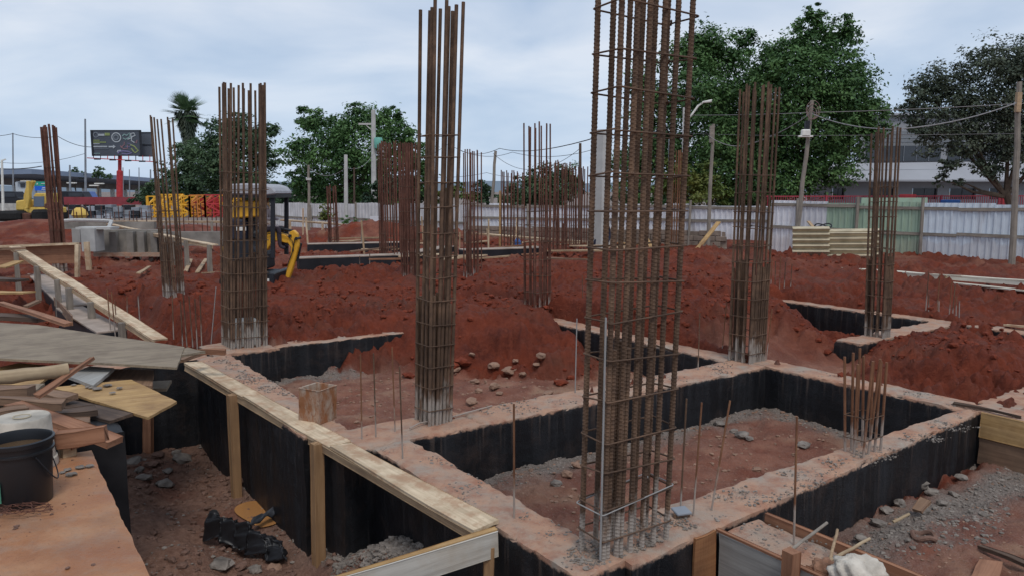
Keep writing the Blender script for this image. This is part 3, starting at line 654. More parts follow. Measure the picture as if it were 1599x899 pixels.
dowel(898, 612, 497, 'pale thin bar on the cross beam left of the nearest cage', mat=MWIRE)
dowel(910, 500, 430, 'thin starter bar on the second beam right of the heap')
for i, (x, y, yt) in enumerate([(285, 535, 470), (292, 538, 455), (301, 537, 462), (308, 540, 466), (315, 538, 460), (271, 525, 460)]):
    dowel(x, y, yt, 'thin bar in the row of rusty starters left of the wide cage', r=.0075, group='row of starters left of the wide cage')
dowel(329, 536, 448, 'pale bent bar leaning beside the wide left cage', mat=MWIRE, lean=(.12, 0))
for i, (x, y, yt) in enumerate([(173, 520, 450), (180, 522, 455), (199, 500, 463), (218, 498, 462), (183, 515, 468)]):
    dowel(x, y, yt, 'thin starter bar behind the far plank rail at left', r=.0085, z=-.05, group='starters behind the far plank rail')
for i, (x, y, yt) in enumerate([(1203, 455, 405), (1210, 458, 408), (1217, 456, 400), (1224, 457, 410), (1234, 455, 412)]):
    dowel(x, y, yt, 'thin pale starter at the end of the far right beam', r=.009, group='starters at the far right beam end')
for i, (x, y, yt) in enumerate([(1445, 492, 425), (1450, 494, 460), (1463, 492, 428), (1466, 494, 470), (1482, 493, 440), (1487, 496, 445), (1493, 494, 462), (1498, 493, 470)]):
    dowel(x, y, yt, 'starter bar in loose cluster right of the stub-beam cage', r=.008, group='starters right of the stub-beam cage')
for i, (x, y, yt) in enumerate([(829, 440, 405), (577, 425, 395), (527, 418, 392), (562, 422, 400), (764, 448, 425), (630, 400, 280)]):
    dowel(x, y, yt, 'lone thin bar standing in the churned red earth of the background', r=.011, group='lone bars in the background earth')
# bar bent flat along the cross beam
p = [P(640, 668, .015), P(655, 660, .03), P(700, 652, .02), P(768, 633, .012)]
MB().tube(p, .007, 6).build('bent_bar', MRUST2, smooth=True, label='bent rusty bar lying along the cross beam by the middle cage', category='rebar')

# ------------------------------------------------------------------ plank rails
WWHITE = wood('planed_white_plank', (.60, .55, .45), (.70, .65, .55), (.5, .42, .32))
def rail(label, A, Bp, wd, posts, th=.03, edge=.09, pm=None, top=WPALE, side=WSIDE, pw=.07, sd=1):
    A = Vector(A); Bp = Vector(Bp); t = thing('plank_rail', (A.x, A.y, posts[0][1] if posts else A.z), label, 'plank rail')
    d = (Bp - A).normalized(); n = Vector((d.y, -d.x, 0)).normalized() * sd
    k = 3; 
    for i in range(k):
        a = A.lerp(Bp, i / k) + d * .004; b = A.lerp(Bp, (i + 1) / k) - d * .004
        board('plank', a, b, wd, th, top, t, warp=.008)
    board('edge_board', A - n * (wd / 2 - .012) - Vector((0, 0, th / 2 + edge / 2)), Bp - n * (wd / 2 - .012) - Vector((0, 0, th / 2 + edge / 2)), edge, .022, side, t, up=n)
    for (f, zb) in posts:
        p = A.lerp(Bp, f) - n * (wd / 2 + pw / 2 - .01)
        board('post', (p.x, p.y, zb), (p.x + random.uniform(-.01, .01), p.y, p.z + th * .3 - .012), pw, pw, pm or side, t, up=n, seg=4)
    return t
A = P(300, 566, 0) ; Bq = P(760, 822, .01)
WPOST = wood('ochre_post', (.27, .155, .075), (.38, .23, .12), (.20, .12, .07))
t = rail('long pale plank on posts along the left beam in the foreground', Bq, A, .19, [(.365, -1.2), (.70, -1.3)], edge=.065, pm=WPOST, pw=.088)
# board closing the near end, whitened face towards the camera
dirn = Vector((-CB, -SB, 0)); p0 = P(776, 828, .0)
board('end_board', p0 + Vector((0, 0, -.075)), p0 + dirn * 1.9 + Vector((0, 0, -.075)), .165, .03, wood('whitened_board', (.47, .44, .39), (.58, .55, .49), (.38, .27, .16)), t, up=(SB, -CB, 0))
board('end_board', p0 + Vector((-.006, .006, .010)), p0 + dirn * 1.9 + Vector((-.006, .006, .010)), .03, .012, WYEL, t)
board('post', p0 + dirn * .10 + Vector((.03, .05, -1.0)), p0 + dirn * .10 + Vector((.03, .05, -.09)), .08, .06, WPOST, t, up=(1, 0, 0), seg=4)
A = P(250, 530, .03); Bq = PD(22, 385, 17.0)
t = rail('weathered plank rail on posts running away behind the heap of boards', A, Bq, .20, [(.13, -.6), (.30, -.7), (.44, -.6), (.53, -.6), (.70, -.6), (.9, -.4)], pm=WPOLE, pw=.09, edge=.06)
A = PD(170, 350, 26); Bq = PD(336, 383, 19.0)
t = rail('distant plank rail on thin posts beside the grey tank wall', Bq, A, .16, [(.01, -.1), (.18, -.1), (.30, -.1), (.38, -.1), (.5, -.1), (.62, -.1), (.75, -.1), (.88, -.1)], pm=WPOLE, pw=.10, edge=.07)
t = rail('low plank bench along the block wall right of centre', PD(735, 364, 27), PD(937, 379, 24.5), .2, [(.35, .0), (.65, .0), (.92, .0)], pm=WPALE, pw=.07, edge=.03, sd=-1)
t = rail('thin plank line across the far left behind the tank wall', PD(110, 345, 30), PD(400, 346, 32), .2, [(.1, .1), (.3, .1), (.5, .1), (.75, .1)], pm=WPOLE, pw=.1, edge=.05, sd=-1)
t = rail('thin plank line in front of the far white fence', PD(440, 343, 36), PD(625, 357, 31), .2, [(.1, .1), (.4, .1), (.7, .1)], pm=WPALE, pw=.08, edge=.05, sd=-1)
t = rail('upper long white plank on the earth bank at right', PD(1295, 417, 19.5), PD(1640, 441, 15), .16, [(.2, .1), (.6, .1)], pm=WSIDE, edge=.08, sd=-1, top=WWHITE, side=WWHITE)
board('plank', PD(1400, 432, 18), PD(1640, 458, 14.5), .14, .03, WWHITE, label='lower white plank lying on the earth bank at right', category='plank')
board('plank', PD(1570, 507, 11.3), PD(1640, 512, 10.8), .12, .03, WPALE, label='short plank end on the bank at the far right edge', category='plank')
board('plank', PD(1088, 390, 22.5), PD(1122, 347, 23.5), .14, .04, WYEL, label='yellow plank propped against the block wall', category='plank')
board('plank', PD(1008, 370, 24), PD(1022, 397, 22.5), .12, .04, WYEL, label='yellow plank leaning on the mound behind the nearest cage', category='plank')
board('plank', PD(965, 379, 24.2), PD(1000, 382, 24.0), .2, .05, WYEL, label='yellow board lying along the foot of the block wall', category='plank')
board('plank', PD(1262, 346, 24), PD(1277, 363, 23.6), .12, .04, WSIDE, label='short plank leaning on the fence above the roofing sheets', category='plank')
board('plank', PD(0, 418, 14), PD(29, 408, 14.5), .22, .03, WYEL, label='short yellow board at the left edge under the far rail', category='plank')
tf = thing('formwork_wall', PD(60, 408, 17.5), 'far orange-stained formwork wall at the left edge', 'formwork')
for i in range(2): board('side_board', PD(-60, 384 + i * 15 + 8, 18), PD(122, 384 + i * 15 + 4, 18), .24, .03, WRED, tf, up=(0, -1, 0))
board('cap_rail', PD(-60, 387, 17.9), PD(122, 381, 17.9), .12, .05, WPALE, tf)
board('post', PD(119, 412, 17.4) - Vector((0, 0, .3)), PD(121, 382, 17.4), .09, .09, WPALE, tf, up=(0, 1, 0)); board('post', PD(138, 402, 18) - Vector((0, 0, .3)), PD(135, 378, 18), .12, .06, WPALE, tf, up=(0, 1, 0))
board('plank', PD(-30, 391, 16), PD(40, 388, 16.5), .1, .04, WBROWN, label='brown plank laid across the end of the far rail', category='plank')
for i, (a, b) in enumerate([((216, 427), (233, 416)), ((290, 424), (298, 405)), ((308, 425), (322, 404)), ((317, 426), (340, 425))]):
    board('plank', P(*a, .05), P(*b, .10), .10, .03, WSIDE, label='short offcut plank lying in the churned earth by the distant rail', category='plank', group='offcuts by the distant rail')

# ------------------------------------------------------------------ heap of boards at left
def pl(a, b, z, *r, **k): return board('plank', P(*a, z[0]), P(*b, z[1]), *r, **k)
sheet('plywood_sheet', [P(-70, 510, .46), P(0, 503, .47), P(60, 507, .47), P(288, 541, .42), P(276, 573, .42), P(160, 566, .44), P(-70, 556, .47)], .022, WGREY, label='large weathered grey plywood sheet on top of the board heap', category='plywood')
sheet('plywood_sheet', [P(80, 604, .30), P(205, 592, .30), P(276, 626, .28), P(231, 651, .28)], .02, WYEL, label='yellow plywood sheet with concrete crumbs sticking out over the trench', category='plywood')
sheet('plywood_sheet', [P(105, 586, .335), P(140, 571, .35), P(178, 574, .35), P(146, 601, .33)], .03, WPLYG, label='small grey plywood offcut on the yellow plywood sheet', category='plywood')
sheet('plywood_sheet', [P(-60, 585, .33), P(30, 566, .34), P(95, 572, .33), P(60, 600, .32), P(-60, 620, .32)], .02, WYEL, label='yellow plywood sheet half hidden under the log', category='plywood')
sheet('plywood_sheet', [P(150, 598, .26), P(170, 575, .26), P(240, 577, .26), P(238, 602, .26)], .03, WBROWN, label='brown-grey board under the right end of the big sheet', category='plywood')
sheet('plywood_sheet', [P(222, 595, .06), P(268, 593, .06), P(260, 606, .05), P(224, 606, .05)], .03, WGREY, label='grey offcut wedged below the right end of the big sheet', category='plywood')
pg_ = PG(231, 706); board('post', pg_ - Vector((0, 0, .1)), PD(231, 640, pg_.y), .10, .08, WRED, up=(0, 1, 0), label='reddish prop under the yellow plywood sheet', category='post')
p0, p1 = PD(-80, 598, 4.9), PD(107, 577, 5.3); mb = MB()
pts = [p0.lerp(p1, i / 8) + Vector((0, random.uniform(-.004, .004), random.uniform(-.004, .004))) for i in range(9)]
d = (p1 - p0).normalized(); Ml = Matrix((d, Vector((0, 0, 1)).cross(d).normalized(), d.cross(Vector((0, 0, 1)).cross(d)).normalized())).transposed().to_4x4(); Ml.translation = p0
mb.tube(pts, [.047 + .003 * math.sin(i * 1.9) for i in range(9)], 14); mb.build('log', WLOG, M=Ml, smooth=True, label='peeled round log lying on top of the board heap', category='log')
board('batten', PD(57, 618, 5.0), PD(144, 559, 5.5), .045, .028, WRED, label='slim reddish batten leaning across the log end', category='batten')
pl((0, 472), (107, 506), (.42, .38), .10, .045, WRED, label='long reddish plank sloping down behind the big grey sheet', category='plank')
pl((-40, 455), (46, 457), (.40, .42), .24, .03, WYEL, label='yellow board lying behind the reddish plank', category='plank')
pl((-30, 434), (36, 438), (.35, .33), .3, .05, WDARK, label='dark board lying under the yellow board at the left edge', category='plank')
pl((-40, 492), (70, 498), (.32, .30), .25, .06, WDARK, label='dark plank under the reddish plank behind the sheet', category='plank')
pl((40, 478), (60, 470), (.36, .40), .08, .04, WBROWN, label='short brown offcut behind the reddish plank', category='plank')
board('plank', P(85, 470, .0), P(113, 500, .05), .02, .16, WBROWN, label='board standing on edge beside the far black beam', category='plank')
board('plank', P(275, 548, .40), P(302, 553, .40), .28, .03, WGREY, label='short grey board end poking out right of the big sheet', category='plank')
pl((303, 549), (352, 549), (.30, .30), .05, .06, WRED, label='reddish block of timber next to the foot of the wide cage', category='timber')
board('plank', P(282, 563, .22), P(318, 549, .22), .08, .04, WBROWN, label='brown offcut wedged between the rail end and the heap', category='plank')
pl((90, 686), (166, 676), (.52, .54), .07, .10, WRED, label='reddish timber sticking out beside the white bucket', category='timber')
pl((60, 676), (122, 690), (.50, .48), .09, .07, WRED, label='reddish timber end close behind the white bucket', category='timber')
pl((95, 706), (116, 701), (.43, .43), .08, .07, WSIDE, label='small pale wood block beside the white bucket', category='timber')
pl((-20, 625), (100, 630), (.50, .44), .12, .06, WBROWN, label='brown plank under the log end', category='plank')
pl((20, 632), (180, 690), (.50, .32), .14, .05, WRED, label='long reddish plank sloping down against the black pile cap', category='plank')
pl((-30, 655), (42, 642), (.62, .62), .10, .08, WBROWN, label='brown timber at the left edge above the white bucket', category='timber')
pl((-30, 615), (50, 612), (.46, .46), .16, .10, WBROWN, label='square brown timber lying below the yellow plywood', category='timber')
pl((-30, 668), (40, 655), (.55, .56), .12, .07, WRED, label='reddish timber touching the white bucket at the left edge', category='timber')
pl((70, 648), (150, 640), (.34, .32), .16, .05, WDARK, label='dark plank lying on the pile cap below the yellow plywood', category='plank')
pl((40, 662), (140, 660), (.38, .34), .12, .06, WBROWN, label='brown plank lying on the pile cap behind the white bucket', category='plank')
pl((90, 628), (190, 652), (.27, .27), .2, .03, WDARK, label='dark board flat on the pile cap under the yellow plywood', category='plank')
pl((60, 612), (110, 622), (.34, .34), .14, .05, WBROWN, label='short brown board tucked under the log end', category='plank')
sheet('plywood_sheet', [P(-60, 640, .36), P(-40, 605, .36), P(70, 598, .37), P(35, 625, .38)], .02, WGREY, label='grey plywood strip slanting under the log', category='plywood')
# ------------------------------------------------------------------ buckets, tin, tarp and other loose things
pb = P(36, 782, .40); bk = thing('bucket', pb, 'black plastic bucket full of muddy water on the slab', 'bucket')
rb = .155; hb = .34
MB().lathe([(rb * .86, 0), (rb * .88, .005), (rb * .97, hb * .80), (rb * 1.04, hb * .81), (rb * 1.04, hb * .84), (rb * .985, hb * .85), (rb * 1.0, hb * .93), (rb * 1.06, hb * .94), (rb * 1.07, hb), (rb * 1.0, hb + .004), (rb * .97, hb - .01), (rb * .93, hb * .55)], pb, 48).build('shell', MBLACK, bk, True)
MB().lathe([(rb * .955, hb - .055), (.001, hb - .055)], pb, 48, cap=False).build('water', MMUDW, bk, True)
MB().tube([pb + Vector((math.cos(a) * rb * 1.07, math.sin(a) * rb * 1.07, hb * .78 - .16 * math.sin((a + .55) / 1.9 * math.pi) ** 1)) for a in [(-.55 + 1.9 * i / 14) for i in range(15)]], .0035, 6).build('handle', MDARK, bk, True)
MB().box(pb + Vector((-.045, -rb * .97, .10)), (.07, .006, .10)).build('label_patch', plain('green_label', (.10, .30, .20), .6, .3, 20), bk)
pw = P(20, 740, .40); wb = thing('bucket', pw, 'chalky white bucket standing upside down behind the black bucket', 'bucket')
MB().lathe([(.165, 0), (.17, .01), (.165, .05), (.155, .055), (.146, .295), (.140, .305), (.134, .30), (.04, .298), (.038, .303), (.001, .303)], pw + Vector((.0, .12, 0)), 48).build('shell', MBUCKW, wb, True)
MB().tube([pw + Vector((.045 * math.cos(a), .12 + .045 * math.sin(a), .306)) for a in np.linspace(0, 6.28, 25)], .003, 5).build('base_ring', MASB, wb, True)
# coil of binding wire by the bucket
pts = []
for i in range(120):
    a = i * .42; r_ = .10 + .05 * math.sin(i * .7) ; pts.append(P(30, 800, .41) + Vector((r_ * 1.2 * math.cos(a), r_ * .45 * math.sin(a), .012 + .022 * abs(math.sin(i * 1.3)))))
MB().tube(pts, .0016, 4).build('wire_coil', MRUSTF, label='loose coil of thin wire at the foot of the black bucket', category='wire')
# square rusty tin
pt = P(496, 655, 0); tn = thing('tin_can', pt, 'square rusty tin standing on the left beam', 'tin can')
Rt = Matrix.Rotation(math.radians(62), 3, 'Z'); mb = MB(); s_, hh = .115, .30
O = [(-s_, -s_), (s_, -s_), (s_, s_), (-s_, s_)]
V = []; 
for z in np.linspace(0, hh, 6):
    for (x, y) in O:
        V.append(pt + Rt @ Vector((x * (1 + .02 * math.sin(z * 40)), y, 0)) + Vector((.012 * z / hh, 0, z)))
F = [(i * 4 + j, i * 4 + (j + 1) % 4, (i + 1) * 4 + (j + 1) % 4, (i + 1) * 4 + j) for i in range(5) for j in range(4)]
n = len(V); V += [pt + Rt @ Vector((x * .94, y * .94, 0)) + Vector((.012, 0, hh)) for x, y in O] + [pt + Rt @ Vector((x * .94, y * .94, 0)) + Vector((.006, 0, .18)) for x, y in O]
F += [(20 + j, 20 + (j + 1) % 4, n + (j + 1) % 4, n + j) for j in range(4)] + [(n + j, n + (j + 1) % 4, n + 4 + (j + 1) % 4, n + 4 + j) for j in range(4)] + [(n + 4, n + 5, n + 6, n + 7)]
mb.add(V, F); mb.build('shell', MTIN, tn); 
mb = MB()
for j in range(4):
    a = pt + Rt @ Vector((*[q * 1.012 for q in O[j]], 0)) + Vector((.012, 0, hh)); b = pt + Rt @ Vector((*[q * 1.012 for q in O[(j + 1) % 4]], 0)) + Vector((.012, 0, hh)); mb.tube([a, b], .004, 6)
mb.build('rim', MTIN, tn, True)
# grey float lying on the front beam by the near cage
fl = thing('trowel_tray', P(1063, 800, .0), 'small blue-grey steel tray at the foot of the nearest cage', 'tray')
MB().box(P(1064, 797, .035), (.10, .09, .016), Matrix.Rotation(.3, 3, 'Z') @ Matrix.Rotation(.12, 3, 'X')).build('plate', MGREYSTEEL, fl, bevel=.004)
MB().box(P(1064, 803, .012), (.11, .03, .03), Matrix.Rotation(.3, 3, 'Z')).build('edge', WBROWN, fl, bevel=.004)
# black polythene crumpled in the trench
def cloth(name, fn, nu, nv, mat, th=.004, **k):
    V = []; F = []
    for i in range(nu + 1):
        for j in range(nv + 1): V.append(fn(i / nu, j / nv))
    for i in range(nu):
        for j in range(nv): a = i * (nv + 1) + j; F.append((a, a + nv + 1, a + nv + 2, a + 1))
    o = ob(name, mesh(name, V, F, mat, True), **k); m = o.modifiers.new('thickness', 'SOLIDIFY'); m.thickness = th; return o
def tarp(i, j):
    a = P(318, 838, -1.02).lerp(P(452, 872, -1.05), i); b = P(338, 800, -.82).lerp(P(440, 838, -.98), i)
    q = a.lerp(b, j) ; n = fbm(np.array([i * 3.1]), np.array([j * 2.3]), 4, 71)[0]; n3 = fbm(np.array([i * 9]), np.array([j * 2]), 3, 72)[0]
    q = q + Vector((.05 * n3, -.02 * n, .10 * math.sin(j * math.pi) * (1 - .4 * i) + .055 * n + .03 * n3 - .05 * i)); q.z = max(q.z, gh(q.x, q.y) + .012); return q
cloth('plastic_sheet', tarp, 46, 30, MTARP, label='crumpled black plastic sheet lying in the left trench', category='plastic sheet')
def tarp2(i, j):
    a = P(395, 822, -1.0).lerp(P(455, 790, -1.0), i); n = fbm(np.array([i * 4.1]), np.array([j * 2.3]), 4, 75)[0]
    q = a + Vector((.04 * (j - .5), .22 * (j - .5), .05 * math.sin(j * math.pi) + .03 * n + .03)); q.z = max(q.z, gh(q.x, q.y) + .015 + .03 * math.sin(j * math.pi)); return q
cloth('plastic_sheet', tarp2, 24, 10, plain('dusty_polythene', (.05, .055, .065), .5, .3, 8), label='narrow dusty plastic strip behind the black sheet', category='plastic sheet')
def bag(c, d, label, mat, seed, name='sack'):
    bm = bmesh.new(); bmesh.ops.create_icosphere(bm, subdivisions=4, radius=1)
    for v in bm.verts:
        p = v.co.copy(); n = float(fbm(np.array([p.x * 2.2 + p.z]), np.array([p.y * 2.2 - p.z * 1.3]), 4, seed)[0]); q = p * (1 + .30 * n + .10 * abs(float(n2(np.array([p.x * 6 + p.z * 3]), np.array([p.y * 6 - p.z * 4]), seed)[0])))
        v.co = Vector((q.x * d[0], q.y * d[1], max(q.z, -.55) * d[2]))
    me = bpy.data.meshes.new(name); bm.to_mesh(me); bm.free(); me.materials.append(mat); me.polygons.foreach_set('use_smooth', [True] * len(me.polygons))
    return ob(name, me, None, Matrix.Translation(c), label=label, category='sack')
bag(P(1338, 893, .05), (.13, .09, .085), 'crumpled white sack on the boxed beam at the bottom edge', plain('woven_sack', (.52, .47, .40), .8, .25, 14, bumps=.4), 81)
bag(P(1285, 893, -.02), (.07, .06, .07), 'mud-caked rag beside the white sack at the bottom edge', plain('muddy_rag', (.26, .14, .09), .9, .4, 20, bumps=.5), 83, 'rag')
def stick(a, b, r, mat, label):
    pts = [Vector(a).lerp(Vector(b), i / 5) + Vector((random.uniform(-.003, .003), 0, random.uniform(-.003, .003))) for i in range(6)]
    MB().tube(pts, r, 8, r2=r * .85).build('stick', mat, smooth=True, label=label, category='stick')
stick(P(1222, 868, .02), P(1292, 815, .12), .010, WPOLE, 'grey round stick leaning over the boxed beam beside its stud')
stick(P(1296, 872, .02), P(1308, 826, .10), .009, WSIDE, 'short upright round stick in the middle of three over the boxed beam')
stick(P(1290, 878, .03), P(1358, 840, .03), .010, WLOG, 'pale peeled stick lying outward over the boxed beam')
stick(P(1395, 814, -.38), P(1420, 802, -.33), .012, WLOG, 'short pale stick on the grey rubble below the front beam')
board('plank', P(1530, 852, -.40), P(1612, 884, -.40), .05, .03, WDARK, label='dark lath lying on the ground in the lower right corner', category='plank')
sheet('plywood_sheet', [P(1512, 905, -.42), P(1530, 872, -.41), P(1566, 876, -.41), P(1560, 910, -.42)], .02, WRED, label='small reddish board lying in the lower right corner', category='plywood')
board('plank', P(1432, 797, -.36), P(1446, 780, -.30), .08, .03, WBROWN, label='brown wood chip sticking out of the grey rubble heap', category='plank')
MB().tube([P(1442, 840, -.40) + Vector((.075 * math.cos(a), .06 * math.sin(a), .02 + .012 * math.sin(3 * a))) for a in np.linspace(0, 6.28, 25)], .018, 7).build('wire_coil', MDCLOD, smooth=True, label='muddy ring of coiled wire on the ground at lower right', category='wire')
# puddle
pts = [W(2.02, 7.15, -1.045) + W(.15 * math.cos(a) * (1 + .2 * math.sin(3 * a)), 0.40 * math.sin(a) * (1 + .15 * math.cos(2 * a)), 0) for a in np.linspace(0, 6.28, 40, endpoint=False)]
MB().add(pts, [tuple(range(40))]).build('puddle', MPUD, kind='structure')
# rubbish
def lump(seed, sub=1, flat=.7, rough=.35):
    bm = bmesh.new(); bmesh.ops.create_icosphere(bm, subdivisions=sub, radius=1); rr = random.Random(seed); sx, sy = rr.uniform(.7, 1.3), rr.uniform(.7, 1.2)
    for v in bm.verts: v.co = v.co * rr.uniform(1 - rough, 1 + rough * .5); v.co.x *= sx; v.co.y *= sy; v.co.z *= flat
    me = bpy.data.meshes.new('lump'); bm.to_mesh(me); bm.free(); return me
ROCKS = [lump(i, 2, .5, .30) for i in range(8)]
def rock(x, y, z, spx, mat, label, group, name='stone'):
    p = PG(x, y); s = spx * p.y / FPX / 2; me = random.choice(ROCKS).copy(); me.materials.clear(); me.materials.append(mat)
    ob(name, me, None, Matrix.Translation(p + Vector((0, 0, s * .3))) @ Matrix.Rotation(random.uniform(0, 6), 4, 'Z') @ Matrix.Rotation(random.uniform(-.4, .4), 4, 'X') @ Matrix.Scale(s, 4), label=label, category='stone', group=group)
for x, y, s_ in [(737, 561, 13), (771, 578, 26), (796, 582, 24), (816, 588, 16), (772, 608, 24), (747, 613, 16), (846, 562, 24), (838, 572, 14), (805, 566, 14), (742, 598, 18), (855, 617, 18), (709, 582, 18), (736, 629, 20), (780, 616, 10)]:
    rock(x, y, -.45, s_, MSTONE, 'tan stone on the packed earth at the foot of the red heap', 'tan stones below the red heap')
for x, y, s_ in [(200, 742, 22), (217, 738, 24), (238, 728, 22), (258, 760, 30), (226, 748, 24), (262, 737, 18), (285, 720, 30), (210, 722, 22), (247, 713, 20), (232, 770, 18), (385, 755, 34), (275, 710, 22)]:
    rock(x, y, -1.05, s_, MRUBBLE if random.random() < .6 else MDCLOD, 'dark lump of broken concrete on the trench floor at left', 'broken lumps in the left trench')
for x, y, s_ in [(345, 885, 34), (375, 890, 26), (398, 893, 30), (430, 890, 24), (470, 851, 10), (545, 868, 18), (528, 860, 10), (505, 815, 24), (418, 868, 14)]:
    rock(x, y, -1.05, s_, random.choice((MRUBBLE, MSTONE, MDCLOD)), 'piece of rubble around the black plastic sheet in the trench', 'rubble around the plastic sheet')
for x, y, s_ in [(1405, 790, 28), (1430, 760, 34), (1455, 772, 26), (1470, 790, 22), (1440, 800, 20), (1500, 750, 18), (1385, 800, 20), (1370, 822, 24), (1535, 805, 14), (1490, 775, 16), (1345, 845, 26)]:
    rock(x, y, -.42, s_, MRUBBLE, 'chunk in the grey rubble heap below the front beam', 'chunks of the grey rubble heap')
for x, y, s_ in [(1124, 664, 20), (1158, 682, 22), (1145, 676, 18), (1170, 688, 14), (1255, 697, 18), (885, 745, 26), (868, 757, 22), (900, 730, 20), (1182, 735, 14)]:
    rock(x, y, -.5, s_, random.choice((MSTONE, MSTONE, MRUBBLE)), 'stone on the floor of the open cell between the beams', 'stones in the open cell')
for x, y, s_ in [(722, 571, 30), (705, 577, 22), (663, 585, 20), (640, 590, 22), (875, 600, 20), (690, 592, 16)]:
    rock(x, y, -.42, s_, MCLOD, 'big red clod at the toe of the red heap', 'red clods at the heap toe', 'clod')
for x, y, s_ in [(105, 734, 14), (125, 730, 16), (112, 741, 16), (140, 728, 12), (98, 738, 12)]:
    p = P(x, y, .405); s = s_ * p.y / FPX / 2; me = random.choice(ROCKS).copy(); me.materials.append(MRUBBLE)
    ob('stone', me, None, Matrix.Translation(p + Vector((0, 0, s * .25))) @ Matrix.Rotation(random.uniform(0, 6), 4, 'Z') @ Matrix.Diagonal((s, s, s * .6, 1)), label='flat grey crumb of mortar on the slab edge beside the white bucket', category='stone', group='mortar crumbs on the slab')
for x, y, s_ in [(137, 604, 11), (152, 607, 14), (143, 605, 9), (168, 602, 12), (186, 606, 11), (176, 613, 9), (115, 601, 9)]:
    p = P(x, y, .305); s = s_ * p.y / FPX / 2; me = random.choice(ROCKS).copy(); me.materials.append(MRUBBLE)
    ob('stone', me, None, Matrix.Translation(p + Vector((0, 0, s * .2))) @ Matrix.Rotation(random.uniform(0, 6), 4, 'Z') @ Matrix.Diagonal((s, s, s * .5, 1)), label='crumb of mortar on the yellow plywood sheet', category='stone', group='mortar crumbs on the plywood')
# uncountable crumbs and clods
def scatter(name, pts, sizes, mat, label, cat, flat=.7):
    prot = [lump(100 + i, 1, flat, .3) for i in range(6)]; PV = []; PF = None
    for me in prot:
        a = np.empty(len(me.vertices) * 3, np.float32); me.vertices.foreach_get('co', a); PV.append(a.reshape(-1, 3))
        f = np.empty(len(me.polygons) * 3, np.int32); me.polygons.foreach_get('vertices', f); PF = f.reshape(-1, 3)
    n = len(pts); nv = PV[0].shape[0]; ang = RNG.uniform(0, 6.28, n); c, s = np.cos(ang), np.sin(ang)
    VV = np.stack([PV[i % 6] for i in range(n)]) * sizes[:, None, None]
    X = VV[..., 0] * c[:, None] - VV[..., 1] * s[:, None]; Y = VV[..., 0] * s[:, None] + VV[..., 1] * c[:, None]
    out = np.stack([X, Y, VV[..., 2]], -1) + pts[:, None, :]
    FF = (PF[None] + (np.arange(n) * nv)[:, None, None]).reshape(-1, 3)
    ob(name, npmesh(name, out.reshape(-1, 3), FF, mat, False), label=label, category=cat, kind='stuff')
def gpts(n, pxr, size, cond):
    # random ground points over a quad of the site (u, v), kept where cond holds
    u = RNG.uniform(pxr[0], pxr[1], n); v = RNG.uniform(pxr[2], pxr[3], n); X = u * CB - v * SB; Y = u * SB + v * CB; k = cond(X, Y, u, v); u, v, X, Y = u[k], v[k], X[k], Y[k]
    s = size[0] * (size[1] / size[0]) ** (RNG.random(len(X)) ** 2.2); Z = ground_h(X, Y) + s * .15; return np.stack([X, Y, Z], -1), s
keep_fresh = lambda X, Y, u, v: (zones(X, Y, u, v)[3] > .6) & (RNG.random(len(X)) < .08 + .92 * ss(-.1, .45, fbm(X * .45, Y * .45, 3, 90)))
a1, s1 = gpts(16000, (3.2, 13, 3.3, 14), (.007, .065), keep_fresh)
a2, s2 = gpts(6000, (.5, 22, 10.3, 26), (.02, .11), keep_fresh)
scatter('dirt_clods', np.vstack([a1, a2]), np.concatenate([s1, s2]), MCLOD, 'loose red clods strewn over the heaps and the churned earth', 'earth')
def keep_grey(X, Y, u, v): return (zones(X, Y, u, v)[2] > .22) & (RNG.random(len(X)) < zones(X, Y, u, v)[2])
a1, s1 = gpts(9000, (2.6, 7.5, 3.1, 5.6), (.005, .020), keep_grey); a2, s2 = gpts(7000, (3.9, 7.6, .8, 2.95), (.004, .018), keep_grey); a3, s3 = gpts(3500, (2.4, 4.5, 5.8, 10), (.008, .03), keep_grey)
a4, s4 = gpts(7000, (1.5, 2.46, 3.3, 9.5), (.008, .04), keep_grey); a5, s5 = gpts(1500, (2.46, 7.8, 2.95, 10), (.004, .012), lambda X, Y, u, v: u < 0)
a6, s6 = gpts(5000, (1.8, 2.46, 3.8, 5.8), (.008, .034), lambda X, Y, u, v: np.hypot((u - 2.42) / .5, (v - 4.7) / 1.0) < 1)
a7, s7 = gpts(2600, (4.2, 7.4, 1.6, 2.9), (.006, .026), lambda X, Y, u, v: np.abs(v - 2.66 - .12 * np.sin(u * 3)) < .25)
scatter('rubble', np.vstack([a1, a2, a3, a4, a6, a7]), np.concatenate([s1, s2, s3, s4, s6, s7]), MRUBBLE, 'grey crushed concrete crumbs along the foot of the beams', 'rubble', .6)
a1, s1 = gpts(5000, (.4, 2.3, 3.0, 10.5), (.008, .045), lambda X, Y, u, v: RNG.random(len(X)) < .3 + .7 * ss(-.1, .4, fbm(X * 1.1, Y * 1.1, 2, 93)))
scatter('trench_crumbs', a1, s1, MDCLOD, 'dark crumbs of earth over the floor of the left trench', 'earth')
a1, s1 = gpts(3800, (2.7, 7.5, 3.2, 9.8), (.006, .03), lambda X, Y, u, v: zones(X, Y, u, v)[0] > .35); a2, s2 = gpts(1800, (3.9, 7.5, .5, 2.9), (.004, .016), lambda X, Y, u, v: zones(X, Y, u, v)[0] > .2)
scatter('packed_crumbs', np.vstack([a1, a2]), np.concatenate([s1, s2]), MSTONE, 'pinkish crumbs scattered over the packed earth of the cells', 'earth', .5)
a1, s1 = gpts(1800, (.4, 2.4, 3.0, 9.8), (.006, .03), lambda X, Y, u, v: RNG.random(len(X)) < ss(.0, .5, fbm(X * 1.3, Y * 1.3, 2, 97)))
